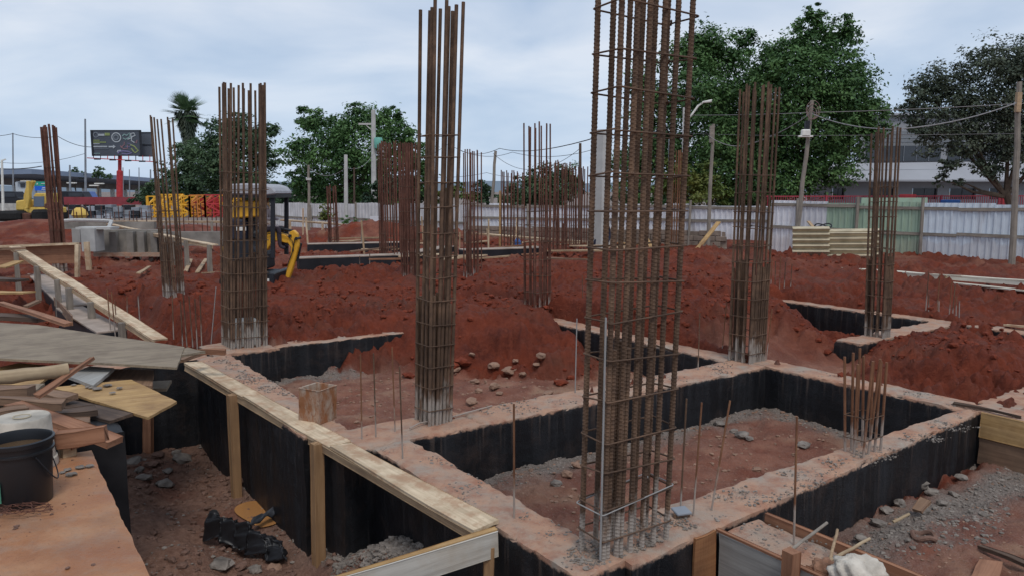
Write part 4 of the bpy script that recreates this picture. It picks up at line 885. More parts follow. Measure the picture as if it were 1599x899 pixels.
scatter('trench_rubble', a1, s1, MRUBBLE, 'grey rubble crumbs scattered over the left trench floor', 'rubble', .5)
a1 = np.stack([RNG.uniform(-1.6, .46, 700), RNG.uniform(2.6, 5.25, 700)], -1); k = fbm(a1[:, 0] * 2.2, a1[:, 1] * 2.2, 3, 99) > .12; a1 = a1[k]; a1 = np.stack([a1[:, 0] * CB - a1[:, 1] * SB, a1[:, 0] * SB + a1[:, 1] * CB, np.full(len(a1), .402)], -1)
scatter('slab_crumbs', a1, .003 * (5 ** (RNG.random(len(a1)) ** 2)), MDCLOD, 'crumbs of mud scattered over the slab at lower left', 'earth', .5)
# mortar crumbs on beam tops
def top_pts(n, boxes, z):
    L = []
    for (u0, u1, v0, v1, k) in boxes:
        m = int(n * k); u = RNG.uniform(u0, u1, m); v = RNG.uniform(v0, v1, m); g = fbm(u * 2.5, v * 2.5, 3, 95) > .02; u, v = u[g], v[g]; L.append(np.stack([u * CB - v * SB, u * SB + v * CB, np.full(len(u), z)], -1))
    a = np.vstack(L); return a, .003 * (5 ** (RNG.random(len(a)) ** 2))
a1, s1 = top_pts(5000, [(2.48, 2.78, 3, 5.4, .2), (2.55, 3.6, 2.95, 3.27, .35), (3.6, 7.4, 2.95, 3.27, .4), (2.15, 2.48, 6.1, 9.6, .3), (3.5, 7.3, 5.5, 5.9, .25), (7.45, 7.7, 3.3, 5.9, .15), (3.56, 3.88, 1.4, 2.85, .05)], .0)
scatter('mortar_crumbs', a1, s1, MRUBBLE, 'small mortar crumbs scattered on the tops of the beams', 'rubble', .6)
# ------------------------------------------------------------------ fences and walls
def corr(wd, h, depth=.025, ribs=5):
    V = []; F = []; prof = []
    for i in range(ribs):
        x0 = wd * i / ribs
        prof += [(x0, 0), (x0 + wd / ribs * .55, 0), (x0 + wd / ribs * .65, depth), (x0 + wd / ribs * .9, depth)]
    prof.append((wd, 0))
    for x, y in prof: V += [(x, y, 0), (x, y, h)]
    for x, y in prof: V += [(x, y + .004, 0), (x, y + .004, h)]
    n = len(prof)
    for i in range(n - 1): F.append((2 * i, 2 * i + 2, 2 * i + 3, 2 * i + 1)); F.append((2 * n + 2 * i, 2 * n + 2 * i + 1, 2 * n + 2 * i + 3, 2 * n + 2 * i + 2))
    return V, F
def fence(label, A, Bp, h, pw, mats, rails=(.25, .85), post_every=3, group='site fence sections', frame=WPOLE, ribs=5, rail_r=.09):
    A = Vector(A); Bp = Vector(Bp); d = Bp - A; L = math.hypot(d.x, d.y); n = max(1, round(L / pw)); w_ = L / n; t = thing('site_fence', A, label, 'fence', group)
    ang = math.atan2(d.y, d.x); cache = {}; dn = Vector((math.cos(ang), math.sin(ang), 0)); nr = Vector((dn.y, -dn.x, 0))
    if nr.y > 0: nr = -nr
    for i in range(n):
        mat = mats(i, n) if callable(mats) else mats; hh = round(h + random.choice((0, 0, .04, -.03, .06)), 2); k = (mat.name, hh)
        if k not in cache: V, F = corr(w_ * 1.03, hh, .03, ribs); cache[k] = mesh('panel', V, F, mat)
        p = A.lerp(Bp, i / n) + nr * (.012 * (i % 2)); ob('panel', cache[k], t, Matrix.Translation(p) @ Matrix.Rotation(ang, 4, 'Z') @ Matrix.Rotation(random.uniform(-.012, .012), 4, 'Y'))
    for f in rails:
        for i in range(0, n, 3):
            a = A.lerp(Bp, i / n) + nr * .06 + Vector((0, 0, h * f + random.uniform(-.04, .04))); b = A.lerp(Bp, min(n, i + 3) / n) + nr * .06 + Vector((0, 0, h * f + random.uniform(-.04, .04)))
            board('rail', a, b, .04, rail_r, frame, t)
    for i in range(0, n + 1, post_every):
        p = A.lerp(Bp, i / n) + nr * .12; board('post', p - Vector((0, 0, .3)), p + Vector((random.uniform(-.05, .05), 0, h + random.uniform(-.1, .25))), .08, .07, frame, t, up=(0, 1, 0), seg=4)
    return t
def zb(p, z): return Vector((p.x, p.y, z))
FR0 = zb(PD(1680, 318, 21), -.15); FR1 = zb(PD(1340, 318, 24.3), -.15); FR2 = zb(PD(1205, 318, 26), -.1); FR3 = zb(PD(1130, 319, 27.3), .3)
def rmats(i, n):
    f = 1 - i / n; x = 1340 + 340 * f
    return MSHEETB if i < n * .65 else MGREEN
fence('corrugated fence of blue-white and pale green sheets at the right', FR0, FR1, 1.78, .92, rmats, (.5, .93), 4)
fence('tall white sheet fence behind the roofing sheets and leaning pole', FR1, FR2, 1.82, 1.0, lambda i, n: MGREEN if i == 0 else MSHEET, (.5, .93), 2)
MB().box(PD(1352, 318, 24.6) + Vector((.9, 0, .0)), (2.1, .03, .36)).build('sheet_metal', MGREEN, label='pale green sheet sticking up above the fence top', category='sheet')
fence('white sheet fence on the block wall right of centre', FR2 + Vector((0, .05, .45)), zb(PD(930, 320, 29.5), .35), 1.16, .9, MSHEET, (.55, .95), 3)
fence('white sheet fence on the block wall in the centre', zb(PD(930, 320, 29.5), .38), zb(PD(735, 320, 32.5), .38), 1.08, .9, MSHEET, (.5, .95), 3)
fence('pale board fence far off left of the centre', zb(PD(735, 321, 33), -.1), zb(PD(430, 318, 46), -.2), 1.52, 1.1, MFENCEFAR, (.5,), 4, ribs=4)
bw = thing('block_wall', zb(PD(735, 380, 32.3), -.3), 'low rough block wall under the white fence right of centre', 'wall')
A = zb(PD(735, 380, 32.2), -.35); Bp = zb(PD(1135, 380, 26.8), -.3); d = (Bp - A); L = d.length; ang = math.atan2(d.y, d.x); bl = MB().box((0, 0, 0), (.375, .15, .175)); bl.V = [v for v in bl.V]
bme = mesh('block', bl.V, bl.F, MBLOCK); bm = bmesh.new(); bm.from_mesh(bme); bmesh.ops.bevel(bm, geom=bm.edges[:], offset=.012, segments=1, affect='EDGES'); bm.to_mesh(bme); bm.free()
nb = int(L / .39)
for r_ in range(5):
    for i in range(nb):
        if r_ == 4 and random.random() < .12: continue
        q = A + d * ((i + .5 * (r_ % 2)) / nb); ob('block', bme, bw, Matrix.Translation(q + Vector((0, random.uniform(-.012, .012), .09 + r_ * .19))) @ Matrix.Rotation(ang + random.uniform(-.02, .02), 4, 'Z'))
mb = MB(); mb.bar(A + Vector((0, .05, .45)), Bp + Vector((0, .05, .45)), .10, .9); mb.build('mortar_core', MBLOCK, bw)
# stacked corrugated roofing sheets, ridges lying level
def roofing(p, wd, rows, tilt, label):
    V = []; F = []; n = rows * 8
    for i in range(n + 1):
        s = i / 8; z = s * .165; y = .07 * math.cos(2 * math.pi * s)
        for (x, o) in ((-wd / 2, 0), (wd / 2, 0), (wd / 2, .012), (-wd / 2, .012)): V.append((x, y + o, z))
    for i in range(n):
        for j in range(4): F.append((i * 4 + j, i * 4 + (j + 1) % 4, i * 4 + 4 + (j + 1) % 4, i * 4 + 4 + j))
    F += [(0, 3, 2, 1), (n * 4, n * 4 + 1, n * 4 + 2, n * 4 + 3)]
    ob('roofing_sheet', mesh('roofing_sheet', V, F, MASB, True), None, Matrix.Translation(p) @ Matrix.Rotation(random.uniform(-.3, -.1), 4, 'Z') @ Matrix.Rotation(random.uniform(-.05, .07), 4, 'Y') @ Matrix.Rotation(tilt, 4, 'X'), label=label, category='roofing sheet', group='cream roofing sheets by the fence').data.set_sharp_from_angle(angle=1.2)
roofing(zb(PD(1266, 398, 22.0), .20), 1.0, 5, -.16, 'left of the two cream corrugated roofing sheets standing by the fence')
roofing(zb(PD(1326, 402, 21.8), .10), 1.36, 5, -.30, 'right of the two cream corrugated roofing sheets standing by the fence')
roofing(zb(PD(1330, 404, 22.0), .13), 1.5, 5, -.12, 'cream roofing sheet tucked behind the right front one')
MB().tube([zb(PD(1285, 361, 22.3), 0) + Vector((.15 * math.cos(a) * 1.6, .1 * math.sin(a), 1.03 + .05 * math.sin(a * 2))) for a in np.linspace(0, 6.28, 20)], .02, 6).build('hose', MDARK, smooth=True, label='dark hose lying on top of the roofing sheets', category='hose')

# ------------------------------------------------------------------ poles and wires
def pole(pb_, pt_, r, mat, label, n=8, name='utility_pole', cat='pole', r2=None, kids=None):
    pb_ = Vector(pb_); pt_ = Vector(pt_); t = thing(name, pb_, label, cat); d = pt_ - pb_
    pts = [pb_ + d * (i / 6) + Vector((random.uniform(-1, 1) * r * .25 if 0 < i < 6 and mat is WPOLE else 0, 0, 0)) for i in range(7)]
    x = d.normalized(); M = Matrix.Translation(pb_) @ Vector((1, 0, 0)).rotation_difference(x).to_matrix().to_4x4()
    MB().tube(pts, r, n, r2=r2 if r2 is not None else r * .75).build('shaft', mat, t, True, M=M); return t
def lp(x, yt, yb, Y, r, label, mat=None, dx=0, **k): b = PD(x, yb, Y); b.z = min(b.z, 0.0) if Y < 40 else 0; return pole(b, PD(x + dx, yt, Y), r, mat or WPOLE, label, **k)
t = pole(zb(PD(1240, 400, 23), -.1), PD(1268, 157, 23), .075, WPOLE, 'leaning wooden pole with a white lamp by the roofing sheets')
q = PD(1258, 208, 22.85); MB().box(q, (.26, .14, .2)).build('lamp', MWHITE, t, bevel=.03); MB().box(q + Vector((0, 0, -.1)), (.42, .10, .05)).build('lamp_bracket', MWHITE, t, bevel=.01); MB().box(q + Vector((.05, .05, .2)), (.12, .12, .3)).build('sleeve', MDARK, t)
mb = MB()
for i in range(4): mb.tube([PD(1266, 180, 22.9) + Vector(((.10 + .035 * i) * math.cos(a) + .03 * i, -.05 + .04 * i, (.12 + .05 * i) * math.sin(a) + .05 * i)) for a in np.linspace(0, 6.28, 18)], .007, 5)
mb.build('wire_loops', plain('pinkish_cable', (.30, .20, .18), .7, .2), t, True)
t = pole(zb(PD(1580, 412, 20.5), -.1), PD(1592, 128, 20.5), .085, WPOLE, 'tall grey wooden pole in front of the fence at the right edge'); MB().box(PD(1590, 160, 20.4), (.12, .1, .5)).build('bracket', WSIDE, t)
t = lp(1106, 194, 360, 26, .07, 'wooden pole standing before the yellowish bush', dx=8); MB().box(PD(1111, 210, 25.9), (.12, .1, .55)).build('bracket', WPOLE, t)
pole(zb(PD(936, 392, 24), -.1), PD(941, 203, 24), .34, MCONCP, 'white tapered concrete pole seen through the nearest cage', n=4, r2=.16)
t = pole(zb(PD(583, 300, 52), 0), PD(583, 172, 52), .19, MCONCP, 'concrete power pole with a green transformer against the tree')
MB().box(PD(573, 194, 52), (1.1, .12, .12)).build('crossarm', MCONCP, t); MB().bar(PD(572, 196, 52), PD(582, 205, 52), .06, .06).build('brace', MCONCP, t)
MB().lathe([(.25, 0), (.28, .05), (.28, .62), (.24, .7)], PD(591, 232, 51.8), 16).build('transformer', plain('green_transformer', (.16, .42, .34), .5, .1), t, True); MB().bar(PD(585, 252, 52), PD(600, 242, 52), .05, .05).build('strut', MCONCP, t); MB().bar(PD(584, 238, 52), PD(604, 238, 52), .06, .06).build('crossarm', MCONCP, t)
t = lp(482, 258, 345, 40, .08, 'thin wooden pole in front of the far white fence'); MB().box(PD(482, 280, 39.9), (.25, .1, .12)).build('box', MCONCP, t)
lp(540, 242, 345, 37, .11, 'thick wooden pole in front of the central tree', MCONCP)
lp(553, 262, 340, 40, .06, 'dark thin pole beside the thick wooden pole', WDARK)
lp(764, 236, 350, 34, .08, 'slanting wooden pole in the gap between the trees', dx=10)
lp(781, 298, 385, 27, .05, 'short yellow timber post behind the red heap', WYEL)
lp(906, 224, 370, 29, .07, 'dark pole left of the white concrete pole', WDARK)
lp(1045, 215, 350, 36, .05, 'thin steel mast behind the nearest cage', MGREYSTEEL)
t = pole(zb(PD(1066, 330, 44), 0), PD(1068, 168, 44), .09, MCONCP, 'street lamp with a curved arm before the big tree', name='street_lamp', cat='street lamp')
MB().tube([PD(1068, 192, 44), PD(1080, 180, 44), PD(1090, 166, 44), PD(1098, 160, 44), PD(1112, 158, 44)], [.06, .06, .06, .06, .09], 6).build('arm', MWHITE, t, True)
for x, yt, Y, r_, lab in [(20, 208, 120, .12, 'tall thin mast at the far left above the station roof'), (133, 186, 110, .16, 'tall thin mast left of the billboard'), (109, 258, 130, .18, 'small power pole behind the station roof left of the billboard'), (192, 262, 130, .1, 'thin distant mast right of the billboard pole'), (202, 265, 130, .1, 'second thin distant mast right of the billboard pole'), (217, 262, 130, .1, 'third thin distant mast right of the billboard pole'), (235, 265, 130, .16, 'distant power pole at the edge of the left trees')]:
    lp(x, yt, 310, Y, r_, lab, MGREYSTEEL)
t = pole(PD(5, 330, 70), PD(3, 250, 70), .12, MWHITE, 'white street lamp at the far left edge', name='street_lamp', cat='street lamp'); MB().bar(PD(3, 251, 70), PD(9, 249, 70), .12, .1).build('lamp_head', MWHITE, t)
def wire(pts, sag, r, label, mat=None):
    P_ = []
    for a, b in zip(pts[:-1], pts[1:]):
        for i in range(13): f = i / 12; P_.append(Vector(a).lerp(Vector(b), f) - Vector((0, 0, sag * 4 * f * (1 - f))))
    MB().tube([p for i, p in enumerate(P_) if i == 0 or (p - P_[i - 1]).length > 1e-4], r * .6, 5).build('overhead_wire', mat or MGREYSTEEL, smooth=True, label=label, category='wire', group='overhead wires')
MCAB = plain('grey_cable', (.26, .25, .25), .7, .15); MDW = plain('dark_cable', (.05, .05, .055), .7, .15)
wire([PD(1268, 178, 22.9), PD(1400, 202, 19), PD(1590, 160, 20.4)], .12, .022, 'thick drooping cable between the leaning pole and the right pole', MCAB)
wire([PD(1106, 212, 25.9), PD(1160, 228, 25), PD(1266, 178, 22.9)], .12, .020, 'drooping cable from the bush pole to the leaning pole', MCAB)
wire([PD(1700, 155, 20), PD(1590, 162, 20.4), PD(1266, 176, 23), PD(1066, 180, 30)], .03, .016, 'straight pale cable across the big tree to the right pole', MCAB)
wire([PD(1700, 207, 19.5), PD(1210, 212, 26), PD(1066, 208, 44)], .02, .010, 'thin lower wire across the trees at right', MCAB)
wire([PD(941, 212, 24), PD(780, 232, 50), PD(720, 236, 60)], .3, .03, 'wire from the white concrete pole towards the gap in the trees', MDW)
wire([PD(941, 218, 24), PD(1060, 195, 40)], .1, .02, 'wire from the white concrete pole to the street lamp', MDW)
wire([PD(770, 240, 34), PD(830, 265, 33), PD(906, 232, 29)], .2, .016, 'slack cable between the two dark poles in the gap', MDW)
wire([PD(482, 262, 40), PD(540, 262, 37), PD(583, 240, 52)], .4, .02, 'slack cable between the poles before the central tree', MCAB)
wire([PD(583, 255, 52), PD(700, 225, 60), PD(800, 238, 60), PD(960, 222, 50)], .6, .03, 'long thin wire crossing the gap between the trees', MDW)
wire([PD(583, 262, 52), PD(760, 270, 60), PD(900, 262, 50)], .5, .025, 'lower thin wire crossing the gap between the trees', MDW)
wire([PD(-40, 208, 120), PD(20, 209, 120), PD(90, 213, 110), PD(145, 230, 110)], .4, .07, 'high thin wire at the far left', MDW)
wire([PD(-40, 248, 110), PD(133, 240, 110)], 1, .05, 'lower thin wire at the far left', MDW)
wire([PD(-20, 262, 110), PD(65, 260, 110)], .3, .12, 'thick short cable hanging over the station roof', MDW)

# ------------------------------------------------------------------ trees
LEAF = {'ficus': leafmat('ficus_leaves', (.028, .075, .026), (.12, .23, .070), (.15, .265, .085)),
        'dark': leafmat('dark_leaves', (.022, .046, .026), (.06, .105, .052), (.08, .125, .06)),
        'grey': leafmat('grey_green_leaves', (.035, .052, .036), (.125, .155, .10), (.15, .165, .115)),
        'bush': leafmat('yellow_green_leaves', (.06, .10, .02), (.14, .19, .04), (.24, .20, .05)),
        'far': leafmat('far_leaves', (.030, .065, .036), (.105, .17, .078), (.125, .195, .085))}
def tree(label, Y, lobes, base, leaf, kind, lp_=5.0, dens=1.0, trunk_r=.3, limbs=None, cat='tree', name='leafy_tree', droop=.3, group=None, wood_=True, cl=.33):
    """lobes: crown masses (photo x, y, radius px) at distance Y; leaf: kind of leaf; lp_: leaf size in photo pixels"""
    sc_ = Y / FPX; b = zb(PD(base[0], base[1], Y), 0.0 if Y > 40 else -.05); t = thing(name, b, label, cat, group); LV = []; LR = []
    L = []
    for (x, y, r) in lobes:
        c = PD(x, y, Y) + Vector((0, random.uniform(-.6, .6) * r * sc_, 0)); L.append((c, r * sc_ * 1.03))
    ls = lp_ * sc_
    for c, R_ in L:
        n = int(dens * 10 * math.pi * (R_ / ls) ** 2); ncl = max(10, int(n / 46)); per = max(6, n // ncl)
        dvec = RNG.normal(size=(ncl, 3)); dvec /= np.linalg.norm(dvec, axis=1)[:, None]
        rad = R_ * (RNG.random(ncl) ** .38) * (.94 + .15 * RNG.normal(size=ncl)); C = np.array(c)[None] + dvec * rad[:, None] * np.array([1, 1, .92])
        cr_ = R_ * cl * (.5 + .9 * RNG.random(ncl)) 
        cr_ = np.minimum(cr_, 1.3)
        pv = RNG.normal(size=(ncl, per, 3)) * .55; pts = C[:, None] + pv * cr_[:, None, None] * np.array([1, 1, .6])
        # each leaf: rhombus, face tilted up and outwards
        nrm = RNG.normal(size=(ncl, per, 3)) * .6 + pv * .5 + dvec[:, None] * .35 + np.array([0, 0, .8]); nrm /= np.linalg.norm(nrm, axis=2)[..., None]
        ax = RNG.normal(size=(ncl, per, 3)) + dvec[:, None] * .6 + np.array([0, 0, -droop]); ax -= nrm * (ax * nrm).sum(2)[..., None]; ax /= np.linalg.norm(ax, axis=2)[..., None]
        bx = np.cross(nrm, ax); s = ls * (.6 + .8 * RNG.random((ncl, per)))[..., None]
        q = np.stack([pts - ax * s * .6, pts + bx * s * .36 + nrm * s * .1, pts + ax * s * .7, pts - bx * s * .36 + nrm * s * .1], 2)
        LV.append(q.reshape(-1, 3)); rr = np.repeat((RNG.random((ncl, 1)) ** 1.4 * .8 + RNG.random((ncl, per)) * .2).reshape(-1), 4); LR.append(rr)
    Vv = np.vstack(LV); Q = np.arange(len(Vv)).reshape(-1, 4)
    ob('crown', npmesh('crown', Vv, Q, LEAF[kind], False, {'rnd': ('FLOAT', np.concatenate(LR))}), t)
    if wood_:
        mb = MB(); top = sum((c for c, _ in L), Vector()) / len(L); fork = b.lerp(Vector((b.x * .6 + top.x * .4, Y, b.z * .5 + top.z * .5)), .75)
        mb.tube([b - Vector((0, 0, .2)), b.lerp(fork, .5) + Vector((trunk_r * .2, 0, 0)), fork], [trunk_r, trunk_r * .8, trunk_r * .65], 8)
        tk_ = mb.build('trunk', MBARK, t, True)
        for (c, R_) in L[::2]:
            m = fork.lerp(c, .5) + Vector((0, 0, -.08 * (c - fork).length)); MB().tube([fork - Vector((0, 0, .2)), m, fork.lerp(c, .8), c], [trunk_r * .4, trunk_r * .24, trunk_r * .1, .02], 6).build('limb', MBARK, tk_, True)
    return t
tree('big glossy green tree behind the nearest rebar cage', 48, [(1075, 95, 42), (1100, 75, 32), (1140, 90, 40), (1165, 65, 22), (1020, 165, 42), (1085, 165, 62), (1150, 160, 60), (1030, 235, 55), (1100, 245, 62), (1160, 250, 62), (992, 262, 34), (1190, 130, 36), (1000, 130, 24), (1190, 200, 50), (1060, 300, 40), (1140, 305, 36), (985, 300, 28)], (1110, 325), 5, 'ficus', 4.0)
tree('tallest glossy green tree right of the corner cage', 45, [(1262, 40, 24), (1270, 20, 15), (1235, 85, 38), (1280, 75, 32), (1318, 55, 30), (1325, 38, 14), (1225, 140, 55), (1290, 130, 55), (1335, 110, 28), (1330, 165, 44), (1270, 195, 66), (1205, 215, 55), (1325, 225, 42), (1360, 200, 24), (1382, 177, 14), (1225, 275, 48), (1290, 265, 40), (1350, 172, 26), (1190, 290, 36), (1200, 95, 34)], (1240, 325), 5, 'ficus', 4.1)
t = tree('broad grey-green tree with dark bare limbs at the right edge', 37, [(1450, 140, 30), (1440, 175, 32), (1485, 130, 40), (1530, 105, 40), (1580, 95, 36), (1620, 110, 50), (1500, 175, 45), (1550, 165, 48), (1600, 180, 50), (1455, 215, 30), (1510, 225, 34), (1560, 225, 40), (1620, 235, 50), (1485, 262, 18), (1470, 282, 12), (1535, 262, 22), (1680, 170, 70), (1423, 160, 14), (1500, 285, 10)], (1592, 325), 5, 'grey', 3.6, dens=.7, trunk_r=.26, cl=.32, droop=.6)
tree('dark green tree in the middle distance behind the power pole', 60, [(500, 195, 24), (480, 180, 16), (525, 205, 32), (560, 185, 30), (556, 172, 12), (600, 195, 30), (612, 178, 16), (630, 215, 26), (475, 240, 30), (530, 245, 48), (590, 245, 48), (640, 245, 30), (500, 290, 40), (560, 295, 45), (615, 300, 32), (465, 285, 24), (655, 275, 26)], (545, 322), 5, 'ficus', 3.8)
tree('dark tree behind the wide left cage', 70, [(345, 205, 28), (375, 195, 26), (405, 210, 24), (330, 240, 38), (375, 240, 40), (415, 245, 26), (350, 285, 36), (400, 285, 34), (430, 300, 20), (425, 205, 12)], (370, 318), 5, 'far', 3.7)
tree('rounded tree right of the billboard', 74, [(300, 235, 24), (285, 265, 28), (310, 285, 28), (260, 285, 22), (238, 298, 18), (320, 255, 24), (295, 300, 24)], (290, 318), 5, 'far', 3.7)
tree('spreading tree in the gap left of the white concrete pole', 56, [(850, 278, 26), (825, 292, 24), (880, 276, 24), (800, 305, 18), (902, 292, 20), (865, 300, 26), (835, 310, 20), (785, 312, 10)], (850, 325), 5, 'far', 3.7)
tree('small dark tree in the gap right of the middle cage', 75, [(752, 290, 12), (760, 300, 14), (745, 305, 12), (757, 312, 14)], (755, 322), 4, 'dark', 3.8, trunk_r=.12)
tree('yellow-green bush behind the nearest cage', 37, [(1065, 262, 20), (1095, 272, 24), (1050, 285, 22), (1080, 300, 28), (1115, 292, 22), (1030, 300, 18), (1130, 305, 16), (1040, 255, 12)], (1080, 330), 5, 'bush', 4.6, dens=.8, trunk_r=.1, name='bush', cat='bush')
tree('light green bush beside the middle cage by the fence', 58, [(715, 298, 14), (700, 304, 14), (730, 306, 12), (688, 308, 12)], (712, 322), 4, 'bush', 4, trunk_r=.08, name='bush', cat='bush')
tree('dark bush before the central tree beside the cluster of bars', 48, [(610, 290, 22), (590, 300, 20), (640, 295, 20), (575, 310, 14)], (605, 325), 4, 'dark', 4.4, trunk_r=.1, name='bush', cat='bush')
tree('dry weed growing at the foot of the far white fence', 38, [(508, 330, 11), (503, 338, 9), (515, 338, 10)], (508, 348), 3, 'bush', 3.6, dens=.5, trunk_r=.03, name='weed', cat='weed')
tree('green weed below the far white fence beside the mound', 36, [(540, 345, 8), (556, 347, 8), (570, 349, 7)], (555, 352), 3, 'ficus', 3.6, dens=.6, trunk_r=.03, name='weed', cat='weed')
for x, lab in [(117, 'tiny distant tree above the station roof, left one'), (152, 'tiny distant tree above the station roof, right one')]:
    tree(lab, 160, [(x, 268, 7), (x + 6, 272, 6), (x - 5, 273, 6), (x + 14, 274, 7)], (x, 300), 4, 'far', 3, trunk_r=.2)
for i, (x, Y, n, lab) in enumerate([(470, 64, 5, 'dark shrubs under the central tree, left clump'), (560, 62, 6, 'dark shrubs under the central tree, middle clump'), (640, 63, 5, 'dark shrubs under the central tree, right clump'), (1010, 52, 6, 'dark shrubs under the big tree behind the nearest cage'), (1180, 50, 6, 'dark shrubs under the big trees beside the corner cage'), (840, 60, 6, 'dark shrubs under the spreading tree in the gap'), (260, 78, 6, 'dark shrubs behind the crane sections at left'), (400, 76, 6, 'dark shrubs behind the wide left cage'), (330, 80, 5, 'dark shrubs between the left trees')]):
    tree(lab, Y, [(x - 40 + 80 * k / (n - 1) + random.uniform(-5, 5), 308 + random.uniform(-5, 6), 15 + random.uniform(-3, 4)) for k in range(n)], (x, 325), 4, 'dark', 3.8, trunk_r=.08, name='shrub', cat='shrub')
# palm
pm = thing('palm_tree', zb(PD(298, 318, 76), 0), 'tall fan palm rising above the left trees', 'palm tree'); ptop = PD(292, 178, 76)
MB().tube([zb(PD(299, 318, 76), -.2), PD(296, 240, 76), ptop], [.3, .26, .22], 8).build('trunk', MBARK, pm, True)
V = []; R_ = []
for i in range(44):
    a = random.uniform(0, 6.28); el = random.uniform(-.7, 1.45); d = Vector((math.cos(a) * math.cos(el), math.sin(a) * math.cos(el), math.sin(el))); L = random.uniform(1.3, 2.5); c = ptop + d * L * .35
    side = d.cross(Vector((0, 0, 1))).normalized(); up_ = side.cross(d)
    for k in range(11):
        f = (k - 5) / 5 * .62; e_ = c + (d * math.cos(f) + side * math.sin(f)) * L * .72 - Vector((0, 0, .18 * abs(f) + .12)); m = c.lerp(e_, .55); wv_ = (side * math.cos(f) - d * math.sin(f)) * .06
        V += [c, m + wv_, e_, m - wv_]; R_ += [random.random()] * 4
ob('crown', npmesh('crown', [tuple(v) for v in V], np.arange(len(V)).reshape(-1, 4), LEAF['far'], False, {'rnd': ('FLOAT', np.array(R_))}), pm)
V = []; R_ = []
for i in range(1400):
    f = random.random(); c = ptop - Vector((0, 0, -.1 + 3.9 * f)); a = random.uniform(0, 6.28); r_ = .25 + .95 * (1 - f) * random.random() ** .5; p = c + Vector((math.cos(a) * r_, math.sin(a) * r_, 0)); s = .3
    d = Vector((math.cos(a) * .4, math.sin(a) * .4, -1)).normalized(); sd_ = Vector((-math.sin(a), math.cos(a), 0)) * .09; V += [p - d * s, p + sd_, p + d * s, p - sd_]; R_ += [random.random()] * 4
ob('dry_skirt', npmesh('dry_skirt', [tuple(v) for v in V], np.arange(len(V)).reshape(-1, 4), LEAF['grey'], False, {'rnd': ('FLOAT', np.array(R_))}), pm)
# ------------------------------------------------------------------ building and railing at right
bd = thing('building', zb(PD(1400, 320, 52), 0), 'grey-white two-storey building behind the right trees', 'building')
YB = 52
def wallq(name, x0, x1, y0, y1, Y, th, mat, par=bd):
    a = PD(x0, y1, Y); b = PD(x1, y0, Y); return MB().box(((a.x + b.x) / 2, Y + th / 2, (a.z + b.z) / 2), (b.x - a.x, th, b.z - a.z)).build(name, mat, par)
holes = [(1300, 1318), (1358, 1396), (1425, 1463), (1483, 1523), (1545, 1572), (1600, 1640)]
wallq('wall', 1262, 1720, 283, 294, YB, .3, MBLDG); wallq('wall', 1262, 1720, 312, 330, YB, .3, MBLDG)
xs = [1262] + [q for h_ in holes for q in h_] + [1720]
for i in range(0, len(xs), 2): wallq('wall', xs[i], xs[i + 1], 294, 312, YB, .3, MBLDG)
for x0, x1 in holes:
    o = wallq('window', x0 + .2, x1 - .2, 294.2, 311.8, YB + .2, .04, MGLASS); 
    wallq('window_frame', (x0 + x1) / 2 - .5, (x0 + x1) / 2 + .5, 294, 312, YB + .15, .05, MGREYSTEEL, o); wallq('window_frame', x0, x1, 293.6, 294.6, YB - .02, .2, MGREYSTEEL, o)
a0, a1 = PD(1270, 281, YB - 1.2), PD(1720, 281, YB - 1.2); b0, b1 = PD(1295, 256, YB + .6), PD(1720, 250, YB + .6)
MB().add([a0, a1, b1, b0, a0 + Vector((0, 0, -.12)), a1 + Vector((0, 0, -.12)), b1 + Vector((0, 0, -.12)), b0 + Vector((0, 0, -.12))], [(0, 1, 2, 3), (4, 7, 6, 5), (0, 4, 5, 1), (3, 2, 6, 7), (0, 3, 7, 4), (1, 5, 6, 2)]).build('canopy_roof', MBLDGB, bd)
for f in (.55,): MB().bar(a0.lerp(b0, f) + Vector((0, -.02, .02)), a1.lerp(b1, f) + Vector((0, -.02, .02)), .05, .04).build('roof_seam', MGREYSTEEL, bd)
wallq('upper_wall', 1340, 1720, 180, 256, YB + .7, .3, MBLDG)
for x0, x1, y0, y1 in [(1352, 1470, 228, 252), (1480, 1600, 228, 252)]: o = wallq('window_band', x0, x1, y0, y1, YB + .62, .08, MGLASS); [wallq('mullion', x0 + (x1 - x0) * k / 6, x0 + (x1 - x0) * k / 6 + .8, y0, y1, YB + .57, .05, MGREYSTEEL, o) for k in range(1, 6)]
wallq('cladding_band', 1352, 1720, 205, 228, YB + .62, .09, MBLDGD)
for k in range(3): wallq('cladding_line', 1352, 1720, 209 + k * 6, 210 + k * 6, YB + .59, .06, MGREYSTEEL)
wallq('roof', 1335, 1720, 177, 180, YB + .4, 12, MBLDGB); wallq('side_wall', 1262, 1300, 256, 283, YB + .6, .3, MBLDG)
rl = thing('railing', zb(PD(1400, 320, 42), 0), 'crimson metal railing running behind the right fence', 'railing')
YR = 42; a = PD(1195, 307, YR); b = PD(1720, 306, YR); MB().bar(a, b, .06, .06).build('top_rail', MREDRAIL, rl); MB().bar(a - Vector((0, 0, .62)), b - Vector((0, 0, .62)), .05, .05).build('bottom_rail', MREDRAIL, rl)
mb = MB(); n = 150
for i in range(n): q = a.lerp(b, i / n); mb.bar(q, q - Vector((0, 0, .62)), .03, .03)
mb.build('pickets', MREDRAIL, rl, kind='stuff')
for x in (1200, 1290, 1380, 1470, 1560, 1650): q = PD(x, 306, YR); MB().bar(q + Vector((0, -.03, .03)), zb(q, -.1) + Vector((0, -.03, 0)), .09, .09).build('post', MREDRAIL, rl)
MB().bar(zb(PD(1567, 320, 44), 0), PD(1567, 296, 44), .35, .3, up=(1, 0, 0)).build('red_pillar', MRED, label='bright red pillar behind the railing by the right tree', category='pillar')
